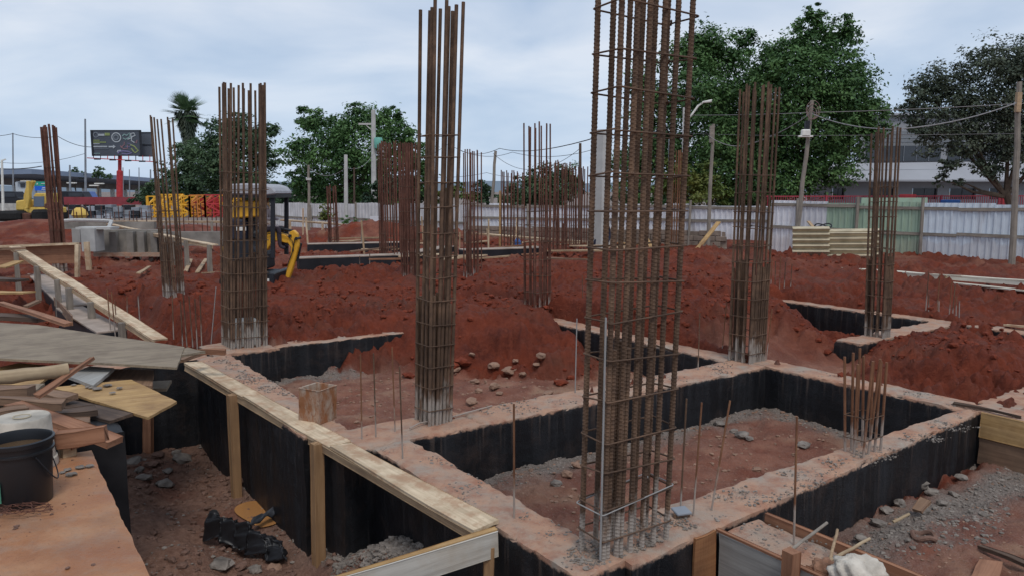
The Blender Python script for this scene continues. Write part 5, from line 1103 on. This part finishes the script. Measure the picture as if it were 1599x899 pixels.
for x, lab in ((1417, 'bright red panel behind the railing near the right cage'),): MB().box(PD(x, 311, 43), (.9, .1, .5)).build('panel', MRED, label=lab, category='panel')
MB().box(PD(1484, 315, 41.5), (.8, .5, .18)).build('crate', plain('blue_plastic', (.05, .17, .50), .5, .1), label='blue plastic crate behind the right fence', category='crate', bevel=.02)

# ------------------------------------------------------------------ billboard
bb = thing('billboard', zb(PD(187, 325, 110), 0), 'dark billboard on a red column at the left', 'billboard'); YL = 110
MPRINT = plain('dark_print', (.075, .085, .105), .45, .12, .6); MBACK = plain('billboard_back', (.10, .115, .14), .6, .1, .6)
def bbox(name, x0, x1, y0, y1, Y, th, mat, par=bb): return wallq(name, x0, x1, y0, y1, Y, th, mat, par)
fp_ = bbox('front_panel', 144, 219.5, 204, 243.5, YL, .25, MPRINT); o = bbox('rear_panel', 216, 237, 206.5, 245, YL + 1.5, .25, MBACK)
for y in (206.5, 226, 244): bbox('frame', 216, 237.3, y, y + .7, YL + 1.4, .1, MDARK)
for (x0, x1, y0, y1) in ((143.6, 220, 203.4, 204.4), (143.6, 220, 243, 244), (143.4, 144.2, 203.4, 244), (219, 220, 203.4, 244)): bbox('frame', x0, x1, y0, y1, YL - .08, .08, MDARK)
prt = {k: plain('print_' + k, c, .5, .1, 1) for k, c in dict(white=(.40, .43, .45), lime=(.25, .30, .12), pink=(.28, .15, .17), violet=(.17, .15, .27), teal=(.20, .30, .29), grey=(.16, .18, .205)).items()}
def ring(x, y, rp, wpx, mat):
    c = PD(x, y, YL - .05); s = YL / FPX; mb = MB(); mb.tube([c + Vector((math.cos(a) * rp * s, 0, math.sin(a) * rp * s)) for a in np.linspace(0, 6.283, 33)], wpx * s / 2, 6); mb.V = [Vector((v.x, YL - .05 + (v.y - YL + .05) * .1, v.z)) for v in mb.V]; mb.build('print', mat, fp_, True)
ring(149.5, 211, 3.6, 1.6, prt['grey']); ring(181.5, 215, 6.8, 1.6, prt['white']); ring(181, 215, 3.6, 2.2, prt['grey'])
def dash(x0, x1, y, hpx, mat, gaps=0):
    n = max(1, gaps); 
    mb = MB()
    for i in range(n):
        a = x0 + (x1 - x0) * i / n; b = x0 + (x1 - x0) * (i + (.78 if gaps else 1)) / n; p = PD(a, y + hpx / 2, YL); q = PD(b, y - hpx / 2, YL); mb.box(((p.x + q.x) / 2, YL - .04, (p.z + q.z) / 2), (q.x - p.x, .05, q.z - p.z))
    mb.build('print', mat, fp_)
dash(154, 163.5, 211, 3.2, prt['white'], 5); dash(164, 172, 210, 4.2, prt['lime'], 3); dash(146, 156, 219.5, 1.4, prt['lime'], 6); dash(146, 166, 222.5, 1.8, prt['lime'], 10); dash(146, 156, 225, 1.4, prt['white'], 6)
dash(146, 168, 229.3, 2.2, prt['white'], 12); dash(170, 177, 229.5, 2.2, prt['white']); dash(146, 170, 233, .9, prt['grey'], 12); dash(147, 157, 240, 1.3, prt['teal'], 5)
p = [PD(176.5, 226.5, YL - .06), PD(176.5, 232.5, YL - .06), PD(180.5, 229.5, YL - .06)]; MB().prism(p, (0, .05, 0)).build('print', prt['white'], fp_)
def splash(pts, wpx, k):
    s = YL / FPX; mb = MB().tube([PD(x, y, YL - .05) for x, y in pts], wpx * s / 2, 6); mb.V = [Vector((v.x, YL - .05 + (v.y - YL + .05) * .1, v.z)) for v in mb.V]; mb.build('print', prt[k], fp_, True)
splash([(191, 213), (194, 210), (198, 212), (202, 208), (203, 214), (196, 218), (192, 216)], 2, 'teal'); splash([(199, 218), (205, 216), (204, 209), (209, 208), (211, 212), (206, 214), (205, 220), (210, 223)], 1.8, 'white')
splash([(194, 222), (194, 226), (189, 231), (188, 228), (193, 233), (199, 232), (199, 227)], 1.4, 'pink'); splash([(203, 226), (210, 229), (213, 233), (216, 235), (211, 239), (208, 236), (205, 232)], 2.2, 'lime'); splash([(210, 222), (213, 224), (214, 219)], 1.4, 'pink')
splash([(184, 240), (186, 237), (192, 236), (200, 237), (206, 239), (198, 241), (190, 240)], 2.4, 'violet'); splash([(183, 238), (184, 235.5), (189, 235)], 1.5, 'white'); splash([(196, 229), (202, 230), (206, 226), (199, 224)], 1.3, 'violet')
MB().tube([zb(PD(187, 325, YL + .8), 0), PD(187, 268, YL + .8), PD(187, 266, YL + .8), PD(187, 240, YL + .8)], [.45, .42, .25, .24], 14).build('column', MRED, bb, True)
MB().bar(PD(137, 247, YL - .4), PD(242, 253, YL + .4), .5, .12).build('catwalk', MRED, bb)
for x in np.linspace(146, 234, 9): MB().bar(PD(x, 247.5 + (x - 146) * .05, YL - .1), PD(x, 243.5, YL - .1), .08, .08).build('bracket', MRED if random.random() < .6 else MDARK, bb)
for x in (152, 176, 200, 222): MB().box(PD(x, 248.5 + (x - 146) * .05, YL - 1.0), (.8, .3, .2)).build('floodlight', MDARK, bb)

# ------------------------------------------------------------------ station canopy and other things far left
st = thing('station_canopy', zb(PD(100, 315, 150), 0), 'long blue-grey station roof on columns at the far left', 'station')
r0, r1 = PD(-90, 266, 128), PD(235, 286, 200); th = Vector((0, 0, -.9)); dp = Vector((6, 14, .6))
MB().add([r0, r1, r1 + dp, r0 + dp, r0 + th, r1 + th, r1 + dp + th, r0 + dp + th], [(0, 1, 2, 3), (4, 7, 6, 5), (0, 4, 5, 1), (3, 2, 6, 7), (0, 3, 7, 4), (1, 5, 6, 2)]).build('roof', MROOFB, st)
MB().bar(r0 + Vector((1, 1.5, -1.5)), r1 + Vector((1, 1.5, -1.5)), .6, 1.2).build('girder', plain('brown_girder', (.13, .11, .10), .8, .3, .4), st)
for i in range(12): q = r0.lerp(r1, (i + .6) / 12.5) + Vector((1, 1.6, -2.0)); MB().bar(q, zb(q, -.1), .7, .7, up=(1, 0, 0)).build('column', MCONC, st)
for x, y in [(112, 286), (155, 287), (147, 290), (40, 283)]: MB().box(PD(x, y, 140), (1.6, .5, .2)).build('light_panel', MWHITE, st)
sg = thing('road_sign', zb(PD(67, 320, 90), 0), 'green over blue road sign beside the far excavator', 'sign'); MG = plain('sign_green', (.02, .32, .22), .4, .05); MBl = plain('sign_blue', (.02, .13, .62), .4, .05)
bbox('green_panel', 53.5, 80, 284, 290.5, 90, .1, MG, sg); bbox('blue_panel', 54.5, 80, 291, 298, 90, .1, MBl, sg)
for x0, x1, y in [(64, 75, 287), (66, 73, 293.5), (65, 74, 296)]: bbox('print', x0, x1, y - .5, y + .5, 89.95, .05, MWHITE, sg)
for x, y, m in [(58, 287.5, MWHITE), (78, 287, MWHITE), (78, 294.5, MWHITE)]: MB().prism([PD(x - 1.3, y + 1, 89.93), PD(x + 1.3, y + 1, 89.93), PD(x, y - 1.6, 89.93)], (0, .05, 0)).build('arrow', m, sg)
for x in (56, 78): MB().bar(zb(PD(x, 320, 90.2), 0), PD(x, 284, 90.2), .15, .15, up=(1, 0, 0)).build('post', MGREYSTEEL, sg)
bbox_t = lambda name, x0, x1, y0, y1, Y, d_, mat, label, cat: tag(wallq(name, x0, x1, y0, y1, Y, d_, mat, None), label, cat)
bbox_t('hoarding', 100, 235, 308, 320, 82, .3, plain('dull_crimson', (.24, .045, .055), .7, .2, 1), 'long red hoarding behind the stacked formwork panels', 'hoarding'); bbox_t('low_wall', -60, 62, 318, 334, 84, .4, MCONC, 'grey low wall left of the far excavator', 'wall')
kb = thing('kiosk', zb(PD(36, 318, 100), 0), 'small pale kiosk under the station roof', 'kiosk'); bbox('wall', 26, 45, 285, 315, 100, 3, plain('kiosk_wall', (.50, .54, .58), .7, .1), kb); bbox('window', 32, 38, 287, 293, 99.9, .1, MGLASS, kb); bbox('roof', 25, 46, 283.5, 285.2, 99.6, 4, MGREYSTEEL, kb)
# vans parked under the roof
for x, Y, c, lab in [(12, 95, MDARK, 'dark van parked under the station roof at the left edge'), (118, 100, MDARK, 'dark van parked under the station roof behind the hoarding'), (128, 104, plain('blue_tarp', (.10, .16, .36), .6, .1), 'blue covered truck under the station roof')]:
    v_ = thing('van', zb(PD(x, 318, Y), 0), lab, 'van'); q = zb(PD(x, 318, Y), 0)
    MB().prism([q + Vector(a_) for a_ in ((-2.2, 0, .35), (2.2, 0, .35), (2.2, 0, 1.1), (1.3, 0, 1.25), (.9, 0, 2.0), (-2.1, 0, 2.05), (-2.2, 0, 1.2))], (0, 1.8, 0)).build('body', c, v_, bevel=.05); MB().box(q + Vector((.1, -.02, 1.6)), (1.8, .05, .5)).build('window', MGLASS, v_)
    for sx in (-1.3, 1.3): MB().tube([q + Vector((sx, -.03, .35)), q + Vector((sx, .25, .35))], .34, 14).build('wheel', MRUBBER, v_, True)
# stacked grey formwork panels and machines parts behind the site
for k in range(9):
    x0 = 106 + k * 14; y0 = 320 + random.uniform(-2, 3); t = thing('formwork_panel_stack', zb(PD(x0 + 6, 345, 58), 0), 'grey bundle in the row of stacked formwork panels before the red hoarding', 'panel stack', 'row of stacked formwork panels')
    n = random.randint(3, 5); 
    for i in range(n):
        h_ = 22 / n; y1 = y0 + 24 - i * (24 - 1) / n; bbox('panel', x0 + random.uniform(0, 2), x0 + 12.5 + random.uniform(-1, 1), y1 - 24 / n + .8, y1, 58 + random.uniform(-.3, .3), .8, random.choice((MGREYSTEEL, MDARK, plain('galvanised', (.34, .36, .40), .5, .2, 2))), t)
MB().lathe([(.35, 0), (.5, .2), (.4, .5), (.18, .68)], zb(PD(125, 342, 50), .3), 16).build('mixer_drum', MYELF, smooth=True, label='yellow mixer drum before the stacked panels', category='mixer')
def lattice(x0, x1, y0, y1, Y, mat, label):
    a = PD(x0, y1, Y); b = PD(x1, y0, Y); t = thing('crane_section', a, label, 'crane section', 'lattice crane sections'); D = 1.6; C = [Vector((x, y, z)) for x in (a.x, b.x) for y in (Y, Y + D) for z in (a.z, b.z)]
    for i in (0, 1):
        for j in (0, 1):
            x = (a.x, b.x)[i]; y = (Y, Y + D)[j]; MB().bar((x, y, a.z), (x, y, b.z), .16, .16, up=(1, 0, 0)).build('chord', mat, t)
    mb = MB(); n = 3
    for y in (Y, Y + D):
        for k in range(n + 1): z = lerp(a.z, b.z, k / n); mb.bar((a.x, y, z), (b.x, y, z), .09, .09)
        for k in range(n): z0, z1 = lerp(a.z, b.z, k / n), lerp(a.z, b.z, (k + 1) / n); p, q = ((a.x, b.x), (b.x, a.x))[k % 2]; mb.bar((p, y, z0), (q, y, z1), .10, .10)
        mb.bar(((a.x + b.x) / 2, y, a.z), ((a.x + b.x) / 2, y, b.z), .08, .08, up=(1, 0, 0))
    for x in (a.x, b.x):
        for k in range(n): z0, z1 = lerp(a.z, b.z, k / n), lerp(a.z, b.z, (k + 1) / n); mb.bar((x, Y, z0), (x, Y + D, z1), .09, .09)
    mb.build('bracing', mat, t, kind='stuff')
for x0, x1, m, lab in [(232, 250, MYEL, 'leftmost yellow lattice crane section behind the site'), (251, 272, MYEL, 'second yellow lattice crane section behind the site'), (273, 296, MYEL, 'third yellow lattice crane section next to the orange one'), (298, 320, MORG, 'orange lattice crane section between yellow and red ones'), (322, 345, MRED, 'red lattice crane section left of the wide cage'), (346, 366, MYEL, 'yellow lattice crane section behind the wide cage')]:
    lattice(x0, x1, 305 + random.uniform(-1, 2), 346, 60, m, lab)
bbox_t('steel_plate', 300, 350, 310, 342, 62, .1, MRED, 'red sheet standing behind the lattice crane sections', 'sheet')
# grey tank wall
MDIRTC = plain('dirty_concrete', (.235, .215, .19), .9, .4, 1.6, bumps=.4)
tk = thing('concrete_tank', zb(PD(190, 400, 22), 0), 'grey concrete tank with white corner block at the far left', 'concrete tank')
def pq(name, x0, x1, y0, y1, Y, d_, mat): return bbox(name, x0, x1, y0, y1, Y, d_, mat, tk)
pq('wall', 146, 262, 359, 396, 22.5, .25, MDIRTC); pq('corner_block', 128, 147, 357, 393, 21.6, .5, plain('white_render', (.40, .40, .385), .85, .2, 2)); pq('end_block', 113, 124, 357, 379, 23, .6, plain('pale_render', (.30, .29, .27), .85, .2, 2))
pq('cap', 118, 172, 355, 358.5, 21.7, .5, MCONCP); pq('kerb', 146, 262, 395, 401, 22.2, .3, MFOUND)
for x in (172, 199, 216, 236, 252): pq('pilaster', x, x + 8, 362, 397, 22.3, .22, MDIRTC)
pq('back_wall', 235, 350, 362, 384, 25, .2, MDIRTC); pq('back_wall', 100, 240, 347, 358, 27, .2, MDIRTC)
MB().tube([PD(100, 345, 26), PD(118, 344, 26), PD(165, 345, 25.5), PD(174, 346, 25), PD(170, 356, 24), PD(160, 358, 23)], .06, 6).build('pipe', MCONCP, tk, True)
for x in np.linspace(108, 345, 34):
    Y = random.uniform(26, 40); q = zb(PD(x, 350, Y), .1); place_bar('starter_bar', q, q + Vector((random.uniform(-.05, .05), 0, random.uniform(.9, 1.5))), .02, MRUSTF, None, label='rusty starter bar in the crowd of bars behind the tank wall', category='rebar', group='bars behind the tank wall')
bbox_t('sheet_metal', 578, 600, 338, 350, 34, .04, MSHEET, 'white sheet propped against the far fence beside the mound', 'sheet').rotation_euler = (0, 0, 0)

# ------------------------------------------------------------------ machines
def exc_pt(Y): return lambda x, y, o=0.: PD(x, y, Y) + Vector((0, o, 0))
E_ = exc_pt(17.0); ex = thing('mini_excavator', E_(405, 446), 'yellow and black mini excavator with grey canopy behind the wide cage', 'mini excavator')
for o in (-.55, .35):
    n = 10; a = E_(368, 436, o); b = E_(428, 436, o); r_ = .16; poly = [a + Vector((-r_ * math.sin(t_), 0, r_ * math.cos(t_))) for t_ in np.linspace(0, math.pi, n)] + [b + Vector((r_ * math.sin(t_), 0, -r_ * math.cos(t_))) for t_ in np.linspace(0, math.pi, n)]
    tr_ = MB().prism(poly, (0, .26, 0)).build('track', MRUBBER, ex)
    for f in (0, .33, .66, 1): q = a.lerp(b, f); MB().tube([q + Vector((0, -.02, 0)), q + Vector((0, .28, 0))], .10, 12).build('roller', MDARK, tr_, True)
MB().box(E_(398, 430, 0), (.9, .7, .22)).build('undercarriage', MDARK, ex, bevel=.03); MB().box(E_(436, 434, 0), (.12, 1.2, .34), Matrix.Rotation(.1, 3, 'Y')).build('dozer_blade', MDARK, ex, bevel=.02)
MB().prism([E_(x, y, -.5) for x, y in ((357, 420), (358, 385), (362, 375), (400, 372), (418, 395), (420, 420))], (0, 1.0, 0)).build('body', MDARK, ex, bevel=.04)
MB().prism([E_(x, y, -.46) for x, y in ((361, 374), (362, 345), (372, 340), (392, 342), (392, 374))], (0, .92, 0)).build('engine_cover', plain('navy_cover', (.03, .035, .055), .5, .2), ex, bevel=.04)
MB().prism([E_(x, y, -.40) for x, y in ((372, 341), (373, 316), (380, 313), (412, 314), (414, 338))], (0, .8, 0)).build('yellow_hood', MYEL, ex, bevel=.03); MB().box(E_(366, 400, -.52), (.09, .05, .5)).build('side_stripe', MYEL, ex)
MB().prism([E_(x, y, -.25) for x, y in ((395, 372), (394, 335), (399, 334), (403, 362), (416, 364), (416, 372))], (0, .5, 0)).build('seat', MBLACK, ex, bevel=.03)
prof = [(362, 300), (364, 292), (375, 288), (400, 287), (425, 288), (437, 292), (444, 300), (443, 304), (425, 306), (400, 304), (375, 304)]
can_ = MB().prism([E_(x, y, -.62) for x, y in prof], (0, 1.25, 0)).build('canopy', MGREYC, ex, bevel=.04); MB().box(E_(404, 306.5, 0), (1.1, 1.18, .07)).build('canopy_trim', MBLACK, can_)
for x, o in ((437, -.5), (437, .5), (369, -.5), (369, .5)): MB().bar(E_(x, 400 if x > 400 else 370, o), E_(x, 305, o), .08, .08, up=(1, 0, 0)).build('canopy_post', MDARK, ex)
MB().prism([E_(x, y, -.12) for x, y in ((408, 384), (412, 361), (424, 358), (452, 368), (456, 374), (452, 380), (430, 375), (418, 392))], (0, .22, 0)).build('boom', MYEL, ex, bevel=.015)
arm_ = MB().prism([E_(x, y, -.14) for x, y in ((451, 378), (455, 362), (461, 359), (467, 365), (469, 384), (465, 399), (459, 420), (451, 442), (446, 441), (451, 418), (456, 399), (457, 387))], (0, .15, 0)).build('arm', MYEL, ex, bevel=.015)
t_ = MB().tube([E_(426, 356, -.02), E_(444, 358, -.02)], .055, 10).tube([E_(444, 358, -.02), E_(458, 361, -.02)], .03, 10); t_.build('boom_cylinder', MDARK, ex, True)
MB().tube([E_(464, 372, -.18), E_(459, 396, -.18), E_(452, 415, -.18)], .011, 8).build('hose', MBLACK, arm_, True); MB().tube([E_(470, 380, 0), E_(464, 408, 0)], .03, 10).build('bucket_cylinder', MDARK, arm_, True)
MB().prism([E_(x, y, -.22) for x, y in ((447, 436), (455, 440), (456, 448), (448, 452), (440, 450), (437, 444))], (0, .44, 0)).build('bucket', MRUSTF, arm_, bevel=.02)
for o_ in (-.17, .05): MB().tube([E_(418, 366, o_), E_(434, 362, o_), E_(450, 366, o_), E_(460, 376, o_), E_(462, 392, o_)], .008, 6).build('hose', MBLACK, ex, True)
for x_, y_ in ((456, 368), (466, 372), (449, 438), (413, 372)): MB().tube([E_(x_, y_, -.18), E_(x_, y_, .12)], .035, 10).build('pin', MDARK, ex, True)
for o_ in (-.2, .2): MB().tube([E_(412, 372, o_), E_(416, 352, o_)], .015, 6).build('lever', MBLACK, ex, True)
MB().box(E_(388, 356, -.475), (.22, .01, .08)).build('decal', MWHITE, ex)
MB().box(E_(429, 433, -.62), (.14, .02, .08)).build('number_plate', MWHITE, ex)
E2 = exc_pt(46); ex2 = thing('excavator', E2(52, 342), 'yellow tracked excavator parked behind the red mound at far left', 'excavator')
MB().prism([E2(x, y, -.2) for x, y in ((55, 324), (55, 306), (58, 302), (72, 302), (74, 306), (74, 324))], (0, 1.6, 0)).build('cab', MYELF, ex2, bevel=.05); MB().prism([E2(x, y, -.24) for x, y in ((56.5, 323), (56.5, 307), (72.5, 307), (72.5, 323))], (0, .05, 0)).build('cab_window', MCABG, ex2)
MB().prism([E2(x, y, 0) for x, y in ((24, 329), (24, 314), (38, 312), (40, 329))], (0, 2.2, 0)).build('engine_housing', MYELF, ex2, bevel=.06); MB().box(E2(62, 329, .6), (1.5, 1.8, .35)).build('deck', MYELF, ex2, bevel=.04)
MB().prism([E2(x, y, -.1) for x, y in ((38, 326), (38, 306), (41, 294), (46, 286), (51, 282), (53, 284), (49, 292), (46, 302), (46, 326))], (0, .35, 0)).build('boom', MYELF, ex2, bevel=.03); MB().prism([E2(x, y, -.5) for x, y in ((48.5, 283), (53, 283), (53.5, 310), (51, 326), (48, 326))], (0, .3, 0)).build('arm', MYELF, ex2, bevel=.03)
MB().prism([E2(x, y, -.9) for x, y in ((41, 345), (43, 334), (52, 332), (62, 334), (62, 344), (58, 347))], (0, .9, 0)).build('bucket', MRUSTF, ex2, bevel=.04); MB().box(E2(30, 337, .3), (1.5, 3, .6)).build('track', MRUBBER, ex2, bevel=.15); MB().box(E2(74, 336, .3), (.6, 3, .7)).build('track', MRUBBER, ex2, bevel=.15)
MB().prism([E2(x, y, -.3) for x, y in ((73, 328), (74, 318), (82, 316), (84, 332))], (0, 1, 0)).build('counterweight', MRUSTF, ex2, bevel=.05)

# ------------------------------------------------------------------ people
def person(p, joints, edges, shirt, trousers, label, skin, hat=None, split=None):
    t = thing('person', p, label, 'person'); names = list(joints); V = [Vector(p) + Vector(joints[k][:3]) for k in names]
    me = bpy.data.meshes.new('body'); me.from_pydata([tuple(v) for v in V], [(names.index(a), names.index(b)) for a, b in edges], []); o = ob('body', me, t)
    m = o.modifiers.new('skin', 'SKIN'); 
    for i, k in enumerate(names): r_ = joints[k][3]; me.skin_vertices[0].data[i].radius = (r_, r_); me.skin_vertices[0].data[i].use_root = (i == 0)
    o.modifiers.new('sub', 'SUBSURF').levels = 2; o.modifiers['sub'].render_levels = 2
    mm, tt, bb_ = M_('clothes'); sz = nd(tt, 'ShaderNodeSeparateXYZ'); tt.links.new(pos(tt), sz.inputs[0])
    c = ramp(tt, math_(tt, 'SUBTRACT', sz.outputs[2], float(p[2])), (split[0] - .001, trousers), (split[0], shirt), (split[1] - .001, shirt), (split[1], skin)); tt.links.new(c, bb_.inputs['Base Color']); bb_.inputs['Roughness'].default_value = .85; me.materials.append(mm)
    hd = Vector(p) + Vector(joints['head'][:3]); mb = MB().lathe([(.02, -.12), (.06, -.10), (.085, -.03), (.09, .03), (.075, .09), (.03, .125), (.001, .13)], hd, 14, cap=False); h_ = mb.build('head', plain('skin_tone', skin, .6, .1), t, True)
    MB().lathe([(.098, .0), (.10, .04), (.085, .10), (.035, .138), (.001, .142)], hd, 14, cap=False).build('hat' if hat else 'hair', plain('hat_or_hair', hat or (.01, .008, .007), .6, .1), t, True)
    mb = MB(); [mb.box(hd + Vector((sx * .03, -.086, .0)), (.02, .012, .012)) for sx in (-1, 1)]; mb.box(hd + Vector((0, -.095, -.03)), (.025, .03, .04)); mb.box(hd + Vector((0, -.075, -.07)), (.04, .012, .01)); mb.build('face', plain('face_dark', tuple(x * .5 for x in skin), .6, .1), t)
SEAT = lambda s, f: {'pelvis': (0, 0, .0, .13), 'waist': (.02 * s, 0, .2, .12), 'chest': (.06 * s, 0, .42, .14), 'neck': (.09 * s, 0, .58, .055), 'head': (.12 * s, -.01, .70, .05), 'shl': (.07 * s, -.18, .50, .065), 'ell': (.14 * s, -.22, .26, .048), 'hal': (.34 * s, -.16, .22, .035), 'shr': (.07 * s, .18, .50, .065), 'elr': (.14 * s, .22, .26, .048), 'har': (.34 * s, .16, .22, .035),
    'hil': (.05 * s, -.10, .0, .09), 'knl': (.42 * s, -.12, .06 * f, .065), 'anl': (.44 * s, -.12, -.36, .045), 'tol': (.56 * s, -.12, -.40, .04), 'hir': (.05 * s, .10, .0, .09), 'knr': (.42 * s, .12, .06 * f, .065), 'anr': (.44 * s, .12, -.36, .045), 'tor': (.56 * s, .12, -.40, .04)}
ED = [('pelvis', 'waist'), ('waist', 'chest'), ('chest', 'neck'), ('neck', 'head'), ('chest', 'shl'), ('shl', 'ell'), ('ell', 'hal'), ('chest', 'shr'), ('shr', 'elr'), ('elr', 'har'), ('pelvis', 'hil'), ('hil', 'knl'), ('knl', 'anl'), ('anl', 'tol'), ('pelvis', 'hir'), ('hir', 'knr'), ('knr', 'anr'), ('anr', 'tor')]
person(E_(408, 359, .0), SEAT(1, 1), ED, (.42, .36, .36), (.05, .04, .05), 'operator in a pale shirt seated under the mini excavator canopy', (.16, .08, .05), None, (.08, .55))
person(zb(PD(950, 385, 24.0), .47), SEAT(-1, 1), ED, (.025, .03, .055), (.03, .033, .06), 'worker in dark blue clothes sitting by the bench behind the nearest cage', (.09, .05, .035), (.03, .04, .08), (.05, .6))
bn = thing('bench', zb(PD(945, 392, 24), .1), 'rough timber bench by the block wall behind the nearest cage', 'bench'); board('seat', PD(925, 384.5, 24), PD(975, 387, 24), .3, .05, WPALE, bn)
for x in (930, 950, 970): board('leg', zb(PD(x, 395, 24), .0), PD(x, 386, 24), .07, .07, WPALE, bn, up=(0, 1, 0))
MB().box(PD(931, 372, 24.3), (.16, .12, .20)).tube([PD(931, 369, 24.3), PD(931, 366.5, 24.3)], .03, 8).build('jerrycan', plain('orange_plastic', (.62, .14, .06), .5, .1), bevel=.02, label='orange jerrycan standing on the bench plank', category='jerrycan')
mb = MB().lathe([(.12, 0), (.14, .05), (.14, .26), (.08, .34), (.05, .36), (.05, .40)], zb(PD(808, 388, 25.2), .09), 14); mb.build('water_jug', plain('blue_jug', (.04, .10, .28), .4, .1), smooth=True, label='small blue jug on the far black beam', category='jug')
# distant hills
hl = []
X = np.linspace(-3500, 3500, 90); 
V = []; F = []
for i, x in enumerate(X):
    h_ = 38 + 22 * fbm(np.array([x * .0013]), np.array([.3]), 4, 120)[0]; V += [(x, 3000, -5), (x, 3150, max(6, h_)), (x, 3500, max(4, h_ * .9)), (x, 3700, -5)]
for i in range(len(X) - 1):
    for j in range(3): a = i * 4 + j; F.append((a, a + 4, a + 5, a + 1))
ob('hills', mesh('hills', V, F, plain('hazy_hills', (.16, .20, .24), .95, .1, .004), True), kind='structure')

# loose timber and stakes strewn over the far part of the site
for i in range(26):
    x = random.uniform(470, 905); y = random.uniform(372, 412); p = PG(x, y); a = random.uniform(-.5, .5); L = random.uniform(.6, 2.0); v = Vector((math.cos(a), math.sin(a), 0)) * L
    board('plank', p + Vector((0, 0, .10)), p + v + Vector((0, 0, .10 + random.uniform(-.02, .12))), random.uniform(.08, .2), .04, random.choice((WSIDE, WPALE, WRED, WBROWN)), label='loose plank on the churned earth of the far site', category='plank', group='loose planks on the far site')
for i in range(18):
    x = random.uniform(450, 900); y = random.uniform(360, 400); p = PG(x, y); board('stake', p - Vector((0, 0, .2)), p + Vector((random.uniform(-.08, .08), 0, random.uniform(.5, 1.1))), .05, .05, random.choice((WPALE, WSIDE, WPOLE)), up=(0, 1, 0), seg=3, label='thin wooden stake driven into the far site', category='stake', group='stakes on the far site')
# look-alikes that differ by place: say which one, counted from the left
ORD = ['leftmost', 'second', 'third', 'fourth', 'fifth', 'sixth', 'seventh', 'eighth', 'ninth', 'tenth', 'eleventh', 'twelfth', 'thirteenth', 'fourteenth']
byl = {}
for o in S.objects:
    if o.parent is None and o.get('group') and o.get('label'): byl.setdefault((o['group'], o['label']), []).append(o)
for (g, l), L in byl.items():
    if 2 <= len(L) <= 14:
        L.sort(key=lambda o: MW[o].translation.x / max(.1, MW[o].translation.y))
        for o, w_ in zip(L, ORD): o['label'] = l + (', leftmost one' if w_ == 'leftmost' else ', ' + w_ + ' from left')
